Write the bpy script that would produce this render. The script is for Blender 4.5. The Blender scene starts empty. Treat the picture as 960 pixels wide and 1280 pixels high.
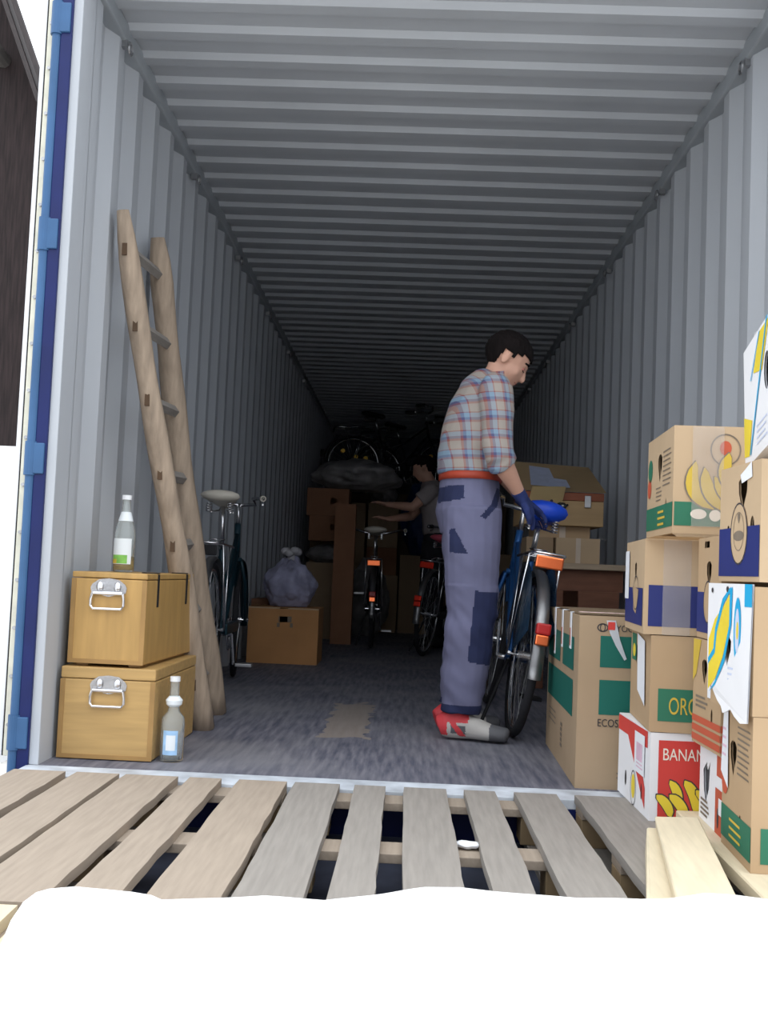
import bpy, bmesh, math, random
from mathutils import Vector as V, Matrix, geometry, noise
random.seed(7)
PI=math.pi; S=bpy.context.scene; C=S.collection

# ------------------------------------------------------------ camera, world, exposure
cam_d=bpy.data.cameras.new('camera'); cam=bpy.data.objects.new('camera',cam_d); C.objects.link(cam)
yaw,pitch,roll=0.0241,0.0576,0.0417
fw=V((-math.sin(yaw)*math.cos(pitch),math.cos(yaw)*math.cos(pitch),math.sin(pitch)))
r0=V((math.cos(yaw),math.sin(yaw),0)); u0=r0.cross(fw)
r1=r0*math.cos(roll)+u0*math.sin(roll); u1=-r0*math.sin(roll)+u0*math.cos(roll)
M=Matrix((r1,u1,-fw)).transposed().to_4x4(); M.translation=V((-0.0244,-3.3122,0.661)); cam.matrix_world=M
cam_d.sensor_fit='VERTICAL'; cam_d.sensor_height=24; cam_d.lens=24*1289.8/1280; cam_d.clip_start=.05
S.camera=cam
w=bpy.data.worlds.new('overcast_sky'); S.world=w; w.use_nodes=True
nt=w.node_tree; bg=nt.nodes['Background']
tc=nt.nodes.new('ShaderNodeTexCoord'); sx=nt.nodes.new('ShaderNodeSeparateXYZ'); rp=nt.nodes.new('ShaderNodeValToRGB')
nt.links.new(tc.outputs['Generated'],sx.inputs[0]); nt.links.new(sx.outputs['Z'],rp.inputs[0]); nt.links.new(rp.outputs[0],bg.inputs[0])
rp.color_ramp.elements[0].position=0.0; rp.color_ramp.elements[0].color=(.34,.36,.40,1)
rp.color_ramp.elements[1].position=1; rp.color_ramp.elements[1].color=(.93,.97,1,1)
bg.inputs[1].default_value=3.4
S.view_settings.view_transform='Standard'; S.view_settings.look='None'; S.view_settings.gamma=1
S.view_settings.use_curve_mapping=False; S.view_settings.exposure=-0.12

# ------------------------------------------------------------ materials
MATS={}
def mat(name,col,rough=.6,metal=0,var=.12,scale=6,stretch=(1,1,1),bump=0,alpha=1,trans=0,spec=.4,ior=1.45,col2=None,detail=4):
    if name in MATS: return MATS[name]
    m=bpy.data.materials.new(name); m.use_nodes=True; n=m.node_tree; b=n.nodes['Principled BSDF']
    b.inputs['Roughness'].default_value=rough; b.inputs['Metallic'].default_value=metal
    b.inputs['Specular IOR Level'].default_value=spec; b.inputs['IOR'].default_value=ior
    b.inputs['Alpha'].default_value=alpha; b.inputs['Transmission Weight'].default_value=trans
    t=n.nodes.new('ShaderNodeTexCoord'); mp=n.nodes.new('ShaderNodeMapping'); mp.inputs['Scale'].default_value=stretch
    no=n.nodes.new('ShaderNodeTexNoise'); no.inputs['Scale'].default_value=scale; no.inputs['Detail'].default_value=detail
    cr=n.nodes.new('ShaderNodeValToRGB'); c2=col2 or tuple(min(1,c*(1+var)) for c in col)
    c1=tuple(c*(1-var) for c in col)
    cr.color_ramp.elements[0].color=(*c1,1); cr.color_ramp.elements[1].color=(*c2,1)
    cr.color_ramp.elements[0].position=.3; cr.color_ramp.elements[1].position=.7
    n.links.new(t.outputs['Object'],mp.inputs[0]); n.links.new(mp.outputs[0],no.inputs[0]); n.links.new(no.outputs[0],cr.inputs[0]); n.links.new(cr.outputs[0],b.inputs['Base Color'])
    if bump:
        bp=n.nodes.new('ShaderNodeBump'); bp.inputs['Strength'].default_value=bump; bp.inputs['Distance'].default_value=.01
        n.links.new(no.outputs[0],bp.inputs['Height']); n.links.new(bp.outputs[0],b.inputs['Normal'])
    m['x']=1; MATS[name]=m; return m
wallm=mat('grey_painted_steel',(.465,.49,.525),.55,0,.06,2,(1,1,.25),spec=.35)
railm=mat('grey_steel_rail',(.36,.39,.42),.5,0,.08,3)
sillm=mat('worn_sill_steel',(.56,.60,.66),.5,0,.3,9,bump=.2)
bluem=mat('dark_blue_paint',(.006,.014,.10),.4,0,.2,5)
blue2=mat('mid_blue_paint',(.045,.12,.26),.45,0,.15,5)
blackm=mat('black_rubber',(.012,.012,.014),.65,0,.2,10)
creamm=mat('cream_gasket',(.72,.70,.58),.6,0,.12,14)
whitem=mat('white_painted_metal',(.82,.83,.85),.4,0,.04,5)
barnw=mat('dark_barn_wood',(.022,.014,.014),.8,0,.5,8,(6,6,.4))
plaster=mat('white_plaster',(.93,.93,.93),.9,0,.03,6)
gravel=mat('grey_gravel',(.62,.60,.57),.95,0,.15,60)
deckm=mat('dark_steel_deck',(.07,.08,.12),.6,0,.3,8)
palA=mat('weathered_pallet_wood',(.36,.295,.235),.85,0,.09,9,(9,.7,9),bump=.06)
palB=mat('grey_pallet_wood',(.285,.26,.235),.85,0,.10,9,(9,.7,9),bump=.06)
palC=mat('new_pine_wood',(.66,.57,.41),.7,0,.08,7,(8,.8,8),bump=.08)
palD=mat('pallet_block_wood',(.36,.26,.15),.85,0,.2,9)
logm=mat('ladder_wood',(.38,.295,.22),.8,0,.22,8,(5,5,.8),bump=.25)
logd=mat('dark_mortise_wood',(.10,.06,.035),.8,0,.2,9)
plym=mat('varnished_plywood',(.48,.29,.10),.45,0,.12,5,(6,6,.7))
plym2=mat('varnished_plywood_cross',(.49,.31,.12),.45,0,.12,5,(.7,6,9))
edgem=mat('plywood_edge',(.36,.21,.075),.5,0,.15,7)
chrome=mat('chrome',(.75,.75,.77),.22,1,.05,8)
steel=mat('dull_steel',(.45,.45,.46),.4,1,.1,8)
card=mat('cardboard',(.46,.32,.19),.85,0,.06,4)
card2=mat('pale_cardboard',(.52,.38,.24),.85,0,.06,4)
cardk=mat('kraft_cardboard',(.40,.29,.185),.85,0,.06,4)
cardd=mat('reddish_cardboard',(.30,.145,.08),.85,0,.1,4)
cardk2=mat('shade_dark_cardboard',(.10,.07,.05),.9,0,.06,4)  # kraft board with the deep interior shade put into its colour
cardin=mat('bare_cardboard',(.34,.24,.15),.9,0,.06,4)
whitec=mat('white_printed_card',(.82,.82,.84),.6,0,.03,4)
redp=mat('red_print',(.62,.055,.045),.6,0,.06,4)
redl=mat('red_brown_print',(.52,.10,.05),.7,0,.08,4)
greenp=mat('green_print',(.03,.17,.10),.65,0,.08,4)
greend=mat('dark_green_print',(.008,.13,.10),.65,0,.08,4)
bluep=mat('navy_print',(.02,.03,.16),.6,0,.08,4)
yelp=mat('yellow_print',(.80,.62,.05),.6,0,.08,6)
yelo=mat('ochre_print',(.62,.44,.06),.6,0,.08,6)
cyanp=mat('cyan_print',(.02,.38,.68),.5,0,.05,4)
ink=mat('dark_ink',(.05,.045,.05),.7,0,.1,4)
greyink=mat('grey_ink',(.20,.16,.12),.7,0,.2,12)
paper=mat('white_paper',(.80,.82,.86),.8,0,.03,4)
paperb=mat('bluish_paper',(.55,.60,.75),.8,0,.08,20)
pinkp=mat('pale_pink_print',(.72,.50,.62),.8,0,.1,20)
creamp=mat('cream_print',(.85,.78,.68),.7,0,.03,4)
tape=mat('clear_packing_tape',(.62,.58,.55),.25,0,.12,20,alpha=.30)
tapew=mat('pale_packing_tape',(.60,.50,.40),.35,0,.06,6)
orange=mat('orange_reflector',(1.0,.22,.08),.32,1,.06,60)
redref=mat('red_reflector',(.85,.05,.03),.32,1,.08,60)
amber=mat('amber_reflector',(1.0,.62,.12),.3,1,.05,60)
orangef=mat('orange_plastic',(.95,.16,.05),.35,0,.05,40)
redf=mat('red_plastic',(.45,.02,.02),.35,0,.05,40)
tire=mat('tire_rubber',(.015,.015,.018),.8,0,.2,20)
creams=mat('cream_vinyl',(.62,.58,.50),.5,0,.05,6)
bluesad=mat('bright_blue_cover',(.01,.06,.52),.35,0,.2,8,bump=.3)
pinks=mat('pink_vinyl',(.50,.08,.12),.5,0,.08,6)
skin=mat('skin',(.58,.33,.24),.5,0,.07,9)
hairm=mat('dark_hair',(.007,.005,.005),.85,0,.4,60,(1,1,.3),bump=.5,spec=.15)
trous=mat('blue_grey_work_cloth',(.135,.137,.225),.85,0,.12,4,bump=.3)
navy=mat('navy_cloth',(.018,.024,.07),.85,0,.15,9)
belt=mat('red_orange_belt',(.36,.05,.025),.5,0,.15,10)
glove=mat('navy_knit_glove',(.022,.035,.13),.9,0,.15,40,bump=.3)
shoeg=mat('grey_shoe',(.42,.40,.38),.7,0,.1,12)
shoer=mat('red_shoe',(.55,.05,.06),.6,0,.1,12)
shoed=mat('dark_shoe_toe',(.10,.10,.11),.7,0,.1,12)
sheetm=mat('white_cloth_sheet',(.95,.95,.95),.9,0,.01,4)
lip=mat('lips',(.40,.16,.13),.5,0,.05,9)
eyew=mat('eye_white',(.6,.58,.56),.3,0,.02,9)
bagm=mat('translucent_bag',(.30,.30,.42),.35,0,.35,9,bump=.5)
bagg=mat('grey_plastic_bag',(.22,.21,.21),.35,0,.35,7,bump=.6)
bagt=mat('blue_tarp',(.01,.03,.11),.5,0,.2,6)
tee=mat('pale_grey_tshirt',(.34,.30,.30),.9,0,.08,5)
darkt=mat('dark_trousers',(.02,.02,.025),.9,0,.1,5)
glass=mat('clear_glass',(.95,.98,.97),.05,0,.01,3,trans=.88,ior=1.12)
liq=mat('amber_liquid',(.62,.42,.06),.1,0,.05,3,trans=.7,ior=1.33)
labw=mat('bottle_label_paper',(.78,.82,.84),.6,0,.04,5)
labg=mat('bottle_label_green',(.22,.50,.10),.6,0,.2,30)
labb=mat('bottle_label_blue',(.35,.55,.78),.6,0,.15,30)
browntab=mat('red_brown_table_wood',(.20,.085,.05),.6,0,.15,6,(1,6,6))
tabtop=mat('worn_table_top',(.44,.34,.24),.6,0,.15,6,(1,6,6))
case_red=mat('red_brown_trim',(.25,.07,.03),.5,0,.15,6)
manila=mat('manila_card',(.66,.50,.25),.8,0,.05,5)
bikeblue=mat('metallic_blue_frame',(.02,.10,.30),.3,.3,.1,8)
biketeal=mat('dark_teal_frame',(.01,.035,.05),.35,.2,.1,8)
bikeblk=mat('black_frame',(.012,.012,.016),.35,.2,.1,8)
guard=mat('blue_skirt_guard',(.015,.05,.10),.25,0,.15,8,alpha=.85)

def tartan():
    m=bpy.data.materials.new('plaid_cotton'); m.use_nodes=True; n=m.node_tree; b=n.nodes['Principled BSDF']; b.inputs['Roughness'].default_value=.9
    t=n.nodes.new('ShaderNodeTexCoord'); s=n.nodes.new('ShaderNodeSeparateXYZ'); n.links.new(t.outputs['Object'],s.inputs[0])
    def ma(op,a,b_=None):
        x=n.nodes.new('ShaderNodeMath'); x.operation=op
        for i,v in enumerate((a,b_)):
            if v is None: continue
            if isinstance(v,(int,float)): x.inputs[i].default_value=v
            else: n.links.new(v,x.inputs[i])
        return x.outputs[0]
    def band(src,freq,off,cols):
        f=ma('FRACT',ma('ADD',ma('MULTIPLY',src,freq),off))
        c=n.nodes.new('ShaderNodeValToRGB'); c.color_ramp.interpolation='CONSTANT'; e=c.color_ramp.elements
        while len(e)<len(cols): e.new(.5)
        for i,(p,cc) in enumerate(cols): e[i].position=p; e[i].color=(*cc,1)
        n.links.new(f,c.inputs[0]); return c.outputs[0]
    cr=(.34,.30,.265); rd=(.27,.085,.075); nv=(.085,.09,.19); bl=(.20,.30,.40)
    cols=[(0,cr),(.30,rd),(.42,nv),(.56,bl),(.80,rd),(.86,cr)]
    h=band(s.outputs['Z'],13.5,.1,cols)
    u=ma('ADD',s.outputs['X'],ma('MULTIPLY',s.outputs['Y'],.4))
    v=band(ma('ADD',u,ma('MULTIPLY',s.outputs['Z'],.12)),14.5,.35,cols)
    mx=n.nodes.new('ShaderNodeMix'); mx.data_type='RGBA'; mx.inputs[0].default_value=.5
    n.links.new(h,mx.inputs[6]); n.links.new(v,mx.inputs[7]); n.links.new(mx.outputs[2],b.inputs['Base Color'])
    m['x']=1; return m
plaid=tartan()

def floor_mat():
    m=bpy.data.materials.new('worn_container_plywood'); m.use_nodes=True; n=m.node_tree; b=n.nodes['Principled BSDF']; b.inputs['Roughness'].default_value=.7
    t=n.nodes.new('ShaderNodeTexCoord'); 
    def ns(sc,st,lo,hi,ca,cb,det=5):
        mp=n.nodes.new('ShaderNodeMapping'); mp.inputs['Scale'].default_value=st; no=n.nodes.new('ShaderNodeTexNoise'); no.inputs['Scale'].default_value=sc; no.inputs['Detail'].default_value=det
        r=n.nodes.new('ShaderNodeValToRGB'); r.color_ramp.elements[0].position=lo; r.color_ramp.elements[1].position=hi; r.color_ramp.elements[0].color=(*ca,1); r.color_ramp.elements[1].color=(*cb,1)
        n.links.new(t.outputs['Object'],mp.inputs[0]); n.links.new(mp.outputs[0],no.inputs[0]); n.links.new(no.outputs[0],r.inputs[0]); return r.outputs[0]
    base=ns(5,(9,.8,1),.3,.75,(.06,.065,.10),(.22,.215,.25))
    blot=ns(1.6,(1,1,1),.45,.7,(0,0,0),(.6,.6,.6),6)
    mx=n.nodes.new('ShaderNodeMix'); mx.data_type='RGBA'; n.links.new(blot,mx.inputs[0]); n.links.new(base,mx.inputs[6]); mx.inputs[7].default_value=(.26,.255,.27,1)
    # worn bare patch and cross seams
    s=n.nodes.new('ShaderNodeSeparateXYZ'); 
    wob=n.nodes.new('ShaderNodeTexNoise'); wob.inputs['Scale'].default_value=9; n.links.new(t.outputs['Object'],wob.inputs[0])
    va=n.nodes.new('ShaderNodeVectorMath'); va.operation='MULTIPLY_ADD'; va.inputs[1].default_value=(.12,.5,0); n.links.new(wob.outputs[1],va.inputs[0]); n.links.new(t.outputs['Object'],va.inputs[2]); n.links.new(va.outputs[0],s.inputs[0])
    def ma(op,a,b_):
        x=n.nodes.new('ShaderNodeMath'); x.operation=op
        for i,v in enumerate((a,b_)):
            if isinstance(v,(int,float)): x.inputs[i].default_value=v
            else: n.links.new(v,x.inputs[i])
        return x.outputs[0]
    def inr(o,a,b_): return ma('MULTIPLY',ma('GREATER_THAN',o,a),ma('LESS_THAN',o,b_))
    pt=ma('MULTIPLY',inr(s.outputs['X'],-.28,-.095),inr(s.outputs['Y'],1.02,2.15))
    mx2=n.nodes.new('ShaderNodeMix'); mx2.data_type='RGBA'; n.links.new(ma('MULTIPLY',pt,.75),mx2.inputs[0]); n.links.new(mx.outputs[2],mx2.inputs[6]); mx2.inputs[7].default_value=(.30,.25,.21,1)
    n.links.new(mx2.outputs[2],b.inputs['Base Color']); return m
floorm=floor_mat()

# ------------------------------------------------------------ helpers
def link(name,bm,m,parent=None,smooth=False):
    bmesh.ops.recalc_face_normals(bm,faces=bm.faces)
    me=bpy.data.meshes.new(name); bm.to_mesh(me); bm.free()
    for x in (m if isinstance(m,(list,tuple)) else [m]): me.materials.append(x)
    if smooth:
        for p in me.polygons: p.use_smooth=True
    o=bpy.data.objects.new(name,me); C.objects.link(o)
    if parent: o.parent=parent
    return o
def tag(o,label,cat,group=None,kind=None):
    o['label']=label; o['category']=cat
    if group: o['group']=group
    if kind: o['kind']=kind
    return o
def thing(name,loc,label,cat,rotz=0,group=None):
    o=bpy.data.objects.new(name,None); C.objects.link(o); o.location=loc; o.rotation_euler=(0,0,rotz); o.empty_display_size=.1
    return tag(o,label,cat,group)
def struct(name,bm,m,parent=None,smooth=False):
    o=link(name,bm,m,parent,smooth)
    if not parent: o['kind']='structure'
    return o
def B(): return bmesh.new()
def box(bm,a,b,bev=0,mi=0,mtx=None):
    g=bmesh.ops.create_cube(bm,size=1); vs=g['verts']
    for v in vs: v.co=V([(a[i]+b[i])/2+v.co[i]*(b[i]-a[i]) for i in range(3)])
    if bev:
        es=list({e for v in vs for e in v.link_edges}); r=bmesh.ops.bevel(bm,geom=es,offset=bev,segments=2,affect='EDGES',profile=.5); vs=list({v for f in r['faces'] for v in f.verts}|{v for v in vs if v.is_valid})
    fs={f for v in vs if v.is_valid for f in v.link_faces}
    for f in fs: f.material_index=mi
    if mtx: bmesh.ops.transform(bm,matrix=mtx,verts=[v for v in vs if v.is_valid])
    return vs
def ringframe(t,side):
    t=t.normalized(); s=side-t*side.dot(t)
    if s.length<1e-4: s=V((1,0,0)) if abs(t.x)<.9 else V((0,1,0)); s=s-t*s.dot(t)
    s.normalize(); return s,t.cross(s)
def loft(bm,pts,side=V((0,1,0)),n=12,cap=True,mi=0,closed=False):
    """pts: (center, r_side, r_front)"""
    cs=[V(p[0]) for p in pts]; rings=[]
    for i,p in enumerate(pts):
        if closed: t=cs[(i+1)%len(cs)]-cs[i-1]
        else: t=cs[min(i+1,len(cs)-1)]-cs[max(i-1,0)]
        s,f=ringframe(t,V(side)); rs=p[1]; rf=p[2] if len(p)>2 else p[1]
        rings.append([bm.verts.new(cs[i]+s*math.cos(2*PI*k/n)*rs+f*math.sin(2*PI*k/n)*rf) for k in range(n)])
    L=len(rings)
    for i in range(L if closed else L-1):
        a,b=rings[i],rings[(i+1)%L]
        for k in range(n):
            f=bm.faces.new((a[k],a[(k+1)%n],b[(k+1)%n],b[k])); f.material_index=mi
    if cap and not closed:
        for r in (rings[0],rings[-1]):
            f=bm.faces.new(r); f.material_index=mi
    return rings
def tube(bm,pts,r,n=8,mi=0,closed=False):
    loft(bm,[(p,r,r) for p in pts],V((.31,.2,.93)),n,True,mi,closed)
def cyl(bm,a,b,r,n=14,r2=None,mi=0):
    r2=r if r2 is None else r2; loft(bm,[(a,r,r),(b,r2,r2)],V((.3,.5,.8)),n,True,mi)
def ell(bm,c,rx,ry,rz,mtx=None,u=16,v=10,mi=0):
    g=bmesh.ops.create_uvsphere(bm,u_segments=u,v_segments=v,radius=1)
    for x in g['verts']:
        x.co=V((x.co.x*rx,x.co.y*ry,x.co.z*rz))
        if mtx: x.co=mtx@x.co
        x.co+=V(c)
    for f in {f for x in g['verts'] for f in x.link_faces}: f.material_index=mi; 
    return g['verts']
def lathe(bm,prof,n=24,c=(0,0,0)):
    rings=[[bm.verts.new((c[0]+r*math.cos(2*PI*k/n),c[1]+r*math.sin(2*PI*k/n),c[2]+z)) for k in range(n)] for r,z in prof]
    for a,b in zip(rings,rings[1:]):
        for k in range(n): bm.faces.new((a[k],a[(k+1)%n],b[(k+1)%n],b[k]))
    bm.faces.new(rings[0]); bm.faces.new(rings[-1])
def remesh(name,bm,m,parent,vox=.01,smooth=3):
    bmesh.ops.recalc_face_normals(bm,faces=bm.faces)
    me=bpy.data.meshes.new(name); bm.to_mesh(me); bm.free()
    o=bpy.data.objects.new(name,me); C.objects.link(o)
    r=o.modifiers.new('r','REMESH'); r.mode='VOXEL'; r.voxel_size=vox
    s=o.modifiers.new('s','SMOOTH'); s.factor=.5; s.iterations=smooth
    dg=bpy.context.evaluated_depsgraph_get(); ev=o.evaluated_get(dg); nm=bpy.data.meshes.new_from_object(ev)
    o.modifiers.clear(); o.data=nm; nm.name=name
    nm.materials.clear()
    for x in (m if isinstance(m,(list,tuple)) else [m]): nm.materials.append(x)
    for p in nm.polygons: p.use_smooth=True; p.material_index=0
    if parent: o.parent=parent
    return o

# ------------------------------------------------------------ the container (setting)
X0=1.175; LEN=12.0
def corr(bm,side,y0,y1,z0,z1):
    prof=[]; y=y0; st=[(.070,0),(.068,.036),(.072,.036),(.068,0)]
    prof.append((y,0)); k=0
    while y<y1:
        dy,x=st[k%4]; y=min(y+dy,y1); prof.append((y,x)); k+=1
    T=.004; vs=[]
    for off in (0,T):
        vs.append([[bm.verts.new((side*(X0+x+off),y,z)) for (y,x) in prof] for z in (z0,z1)])
    for q in vs:
        for i in range(len(prof)-1): bm.faces.new((q[0][i],q[0][i+1],q[1][i+1],q[1][i]))
bm=B(); corr(bm,-1,.135,LEN,.0,2.63); wl=struct('wall_left',bm,wallm)
bm=B(); corr(bm,1,.135,LEN,.0,2.63); wr=struct('wall_right',bm,wallm)
bm=B()
prof=[(0,0)]; y=.10; prof=[(0,0),(.10,0)]; st=[(.091,0),(.016,.020),(.030,.020),(.016,0)]
k=0; y=.297-.0575
prof.append((y,0))
while y<LEN:
    dy,zz=[(.022,-.020),(.060,-.020),(.022,0),(.105,0)][k%4]; y=min(y+dy,LEN); prof.append((y,zz)); k+=1
for o_ in (0,.004):
    a=[bm.verts.new((-X0-.03,y,2.69+z+o_)) for y,z in prof]; b=[bm.verts.new((X0+.03,y,2.69+z+o_)) for y,z in prof]
    for i in range(len(prof)-1): bm.faces.new((a[i],a[i+1],b[i+1],b[i]))
struct('ceiling',bm,wallm)
bm=B(); box(bm,(-X0-.04,0,-.03),(X0+.04,LEN,0)); struct('floor',bm,floorm)
bm=B(); box(bm,(-X0-.05,LEN,-.03),(X0+.05,LEN+.04,2.72)); struct('wall_back',bm,mat('shade_dark_bulkhead',(.09,.10,.12),.7,0,.1,3))  # end wall colour darkened to stand in for the gloom deep inside
for s in (-1,1):
    nm='left' if s<0 else 'right'
    bm=B(); 
    a,b=sorted((s*(X0-.018),s*(X0+.05))); box(bm,(a,.10,2.615),(b,LEN,2.69),.008)
    t=struct('trim_%d'%(1 if s<0 else 2),bm,railm)
    bm=B(); a,b=sorted((s*(X0+.0),s*(X0+.036))); box(bm,(a,.0,-.02),(b,.135,2.70),.003)
    a,b=sorted((s*(X0+.0),s*(X0+.012))); 
    struct('trim_%d'%(3 if s<0 else 4),bm,wallm)
    # lashing rings welded to the top rail
    for i,y in enumerate((.45,1.75,3.1,4.5,5.9,7.3)):
        bm=B(); cx_=s*(X0-.02); tube(bm,[(cx_-s*.012,y+.022*math.cos(a_),2.585+.022*math.sin(a_)) for a_ in [2*PI*j/12 for j in range(12)]],.005,6,closed=True)
        box(bm,(min(cx_,cx_+s*.03),y-.012,2.59),(max(cx_,cx_+s*.03),y+.012,2.62))
        link('lashing_ring',bm,steel,wl if s<0 else wr)
bm=B(); box(bm,(-X0-.036,0,2.70),(X0+.036,.10,2.80)); struct('trim_5',bm,bluem)
bm=B(); box(bm,(-X0-.036,-.15,-.03),(X0+.036,0,-.001),.002); 
o=struct('trim_6',bm,sillm)
bm=B(); box(bm,(-X0-.036,-.149,-.20),(X0+.036,0,-.03)); struct('trim_7',bm,bluem)
# paper sticker on the right wall
bm=B(); box(bm,(X0-.0012,.3,1.42),(X0-.0002,.335,1.56)); link('sticker',bm,paper,wr)
# corner posts (blue, outside) and hinge bar
def post(s,n):
    bm=B(); a,b=sorted((s*(X0+.030),s*(X0+.068))); box(bm,(a,-.012,-.15),(b,.16,2.80),.003)
    o=struct('trim_%d'%n,bm,bluem); return o
p=post(-1,8); post(1,9)
bm=B(); cyl(bm,(-1.257,-.004,-.05),(-1.257,-.004,2.78),.0155,16); hb=struct('trim_10',bm,blue2)
for z in (0.1,.98,1.72,2.45):
    bm=B(); cyl(bm,(-1.257,-.004,z-.055),(-1.257,-.004,z+.055),.021,16); box(bm,(-1.257,-.02,z-.05),(-1.21,.02,z+.05),.003)
    link('hinge',bm,blue2,hb)
# opened door leaf folded back along the outside wall
dr=B(); box(dr,(-1.318,.02,.02),(-1.303,1.19,2.66),.002); do=struct('door_1',dr,whitem)
bm=B(); box(bm,(-1.303,.022,.02),(-1.297,1.18,2.66)); box(bm,(-1.272,.018,.02),(-1.263,1.18,2.66)); link('rubber_seal',bm,blackm,do)
bm=B(); box(bm,(-1.297,.016,.02),(-1.272,1.18,2.66),.002); g=link('gasket_strip',bm,creamm,do)
for k in range(17):
    bm=B(); cyl(bm,(-1.2845,.018,.12+k*.155),(-1.2845,.010,.12+k*.155),.006,8); link('bolt',bm,steel,g)
# grounds
bm=B(); box(bm,(-40,-40,-1.3),(40,60,-1.2)); struct('ground',bm,gravel)
bm=B(); box(bm,(-1.5,-4.2,-.22),(1.7,-.152,-.135)); 
for x in (-1.3,1.5):
    for y in (-.4,-2.1,-4.0): box(bm,(x-.05,y-.05,-1.2),(x+.05,y+.05,-.22))
tag(link('loading_platform',bm,deckm),'dark steel platform under the wooden pallets at the container mouth','platform')
# supports under the container
bm=B()
for x in (-1.0,1.0):
    for y in (.3,11.4): box(bm,(x-.15,y-.2,-1.2),(x+.15,y+.2,-.12))
box(bm,(-1.2,.002,-.16),(1.2,LEN,-.031)); struct('trim_11',bm,bluem)
# barn
t=thing('barn',(0,6,0),'dark wooden barn with sloping eave and white lower wall left of the container','building')
bm=B()
vs=[(-9,0,1.66),(-3.64,0,1.66),(-3.64,0,5.0),(-4.4,0,6.9),(-9,0,6.9)]
f=bm.faces.new([bm.verts.new(v) for v in vs]); g=bmesh.ops.extrude_face_region(bm,geom=[f]); bmesh.ops.translate(bm,vec=(0,.5,0),verts=[v for v in g['geom'] if isinstance(v,bmesh.types.BMVert)])
link('timber_wall',bm,barnw,t)
bm=B(); box(bm,(-9,-.03,-1.2),(-3.60,.55,1.66)); link('plastered_base',bm,plaster,t)
bm=B()
d=V((-.76,0,1.9)).normalized()
m4=Matrix.Translation((-3.60,0,4.9))
for i in range(2):
    loft(bm,[(V((-3.52+.05*i,-.25+.2*i,4.75)),.10,.02),(V((-3.52+.05*i,-.25+.2*i,4.75))+d*2.6,.10,.02)],V((0,1,0)),4)
link('roof_edge_board',bm,barnw,t)
bm=B(); cyl(bm,(-3.98,-.6,5.28),(-3.98,.1,5.28),.07,10); link('rafter_end',bm,mat('grey_weathered_wood',(.10,.09,.085),.8),t)

# ------------------------------------------------------------ pallets
def slab(bm,x0,x1,y0,y1,z0,z1,mi=0,wav=0):
    vs=box(bm,(x0,y0,z0),(x1,y1,z1),.003,mi)
def pallet(name,X,Yf,slats,label,m,group=None,seed=0):
    """X left edge, Yf far edge; slats = list of (x0,x1) world"""
    rnd=random.Random(seed); x_c=(slats[0][0]+slats[-1][1])/2
    t=thing(name,(x_c,Yf-.6,-.135),label,'pallet',group=group)
    zt=.150
    for (a,b) in slats:
        bm=B(); n=12; L=1.2; sk=rnd.uniform(-.004,.004)
        top=[];
        for i in range(n+1):
            yy=-.6+L*i/n; wv=rnd.uniform(-.002,.002)
            top.append((yy,a-x_c+wv+sk*i/n,b-x_c+rnd.uniform(-.0025,.0025)+sk*i/n))
        vv=[[bm.verts.new((x,yy,z)) for yy,xa,xb in [q] for x,z in ((xa,zt-.024),(xb,zt-.024),(xb,zt),(xa,zt))] for q in top]
        for p_,q_ in zip(vv,vv[1:]):
            for k in range(4): bm.faces.new((p_[k],p_[(k+1)%4],q_[(k+1)%4],q_[k]))
        bm.faces.new(vv[0]); bm.faces.new(vv[-1])
        link('deck_board',bm,m,t)
    xa,xb=slats[0][0]-x_c,slats[-1][1]-x_c
    for y in (-.54,0,.54):
        bm=B(); box(bm,(xa,y-.055,zt-.048),(xb,y+.055,zt-.0245),.002); link('stringer_board',bm,palA,t)
        bmj=[( xa,xa+.12),(-.05,.05),(xb-.12,xb)]
        for (p_,q_) in bmj:
            bm=B(); box(bm,(p_,y-.05,.0225),(q_,y+.05,zt-.0485),.002); link('block',bm,palD,t)
    for (p_,q_) in ((xa,xa+.1),(-.05,.05),(xb-.1,xb)):
        bm=B(); box(bm,(p_,-.6,0),(q_,.6,.022),.002); link('bottom_board',bm,palB,t)
    return t
P1=[(-1.16,-1.03),(-1.0,-.87),(-.852,-.692),(-.655,-.558),(-.505,-.358)]
P1[0]=(-1.19,-1.03)
P2=[(-.34,-.203),(-.155,-.063),(-.006,.122),(.18,.27),(.33,.456)]
P3=[(.511,.675),(.735,.835),(.87,1.01),(1.05,1.15),(1.19,1.33)]
pallet('wooden_pallet',0,-.155,P1,'tan wooden pallet at the container mouth below the varnished plywood chests',palA,seed=1)
pallet('wooden_pallet',0,-.155,P2,'grey wooden pallet in the middle of the container mouth',palB,seed=2)
pallet('wooden_pallet',0,-.155,P3,'wooden pallet on the right carrying the stacked banana boxes',palB,seed=3)
pallet('wooden_pallet',0,-1.372,[(a-.03,b-.03) for a,b in P1],'pallet nearest the camera on the left, mostly hidden by the white sheet',palC,seed=4)
pallet('wooden_pallet',0,-1.372,[(a+.02,b+.02) for a,b in P2],'pallet buried in the middle under the white sheet',palB,seed=5)
pallet('wooden_pallet',0,-1.372,[(a+.02,b+.02) for a,b in P3],'pallet buried on the right under the white sheet',palB,seed=6)

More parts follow.
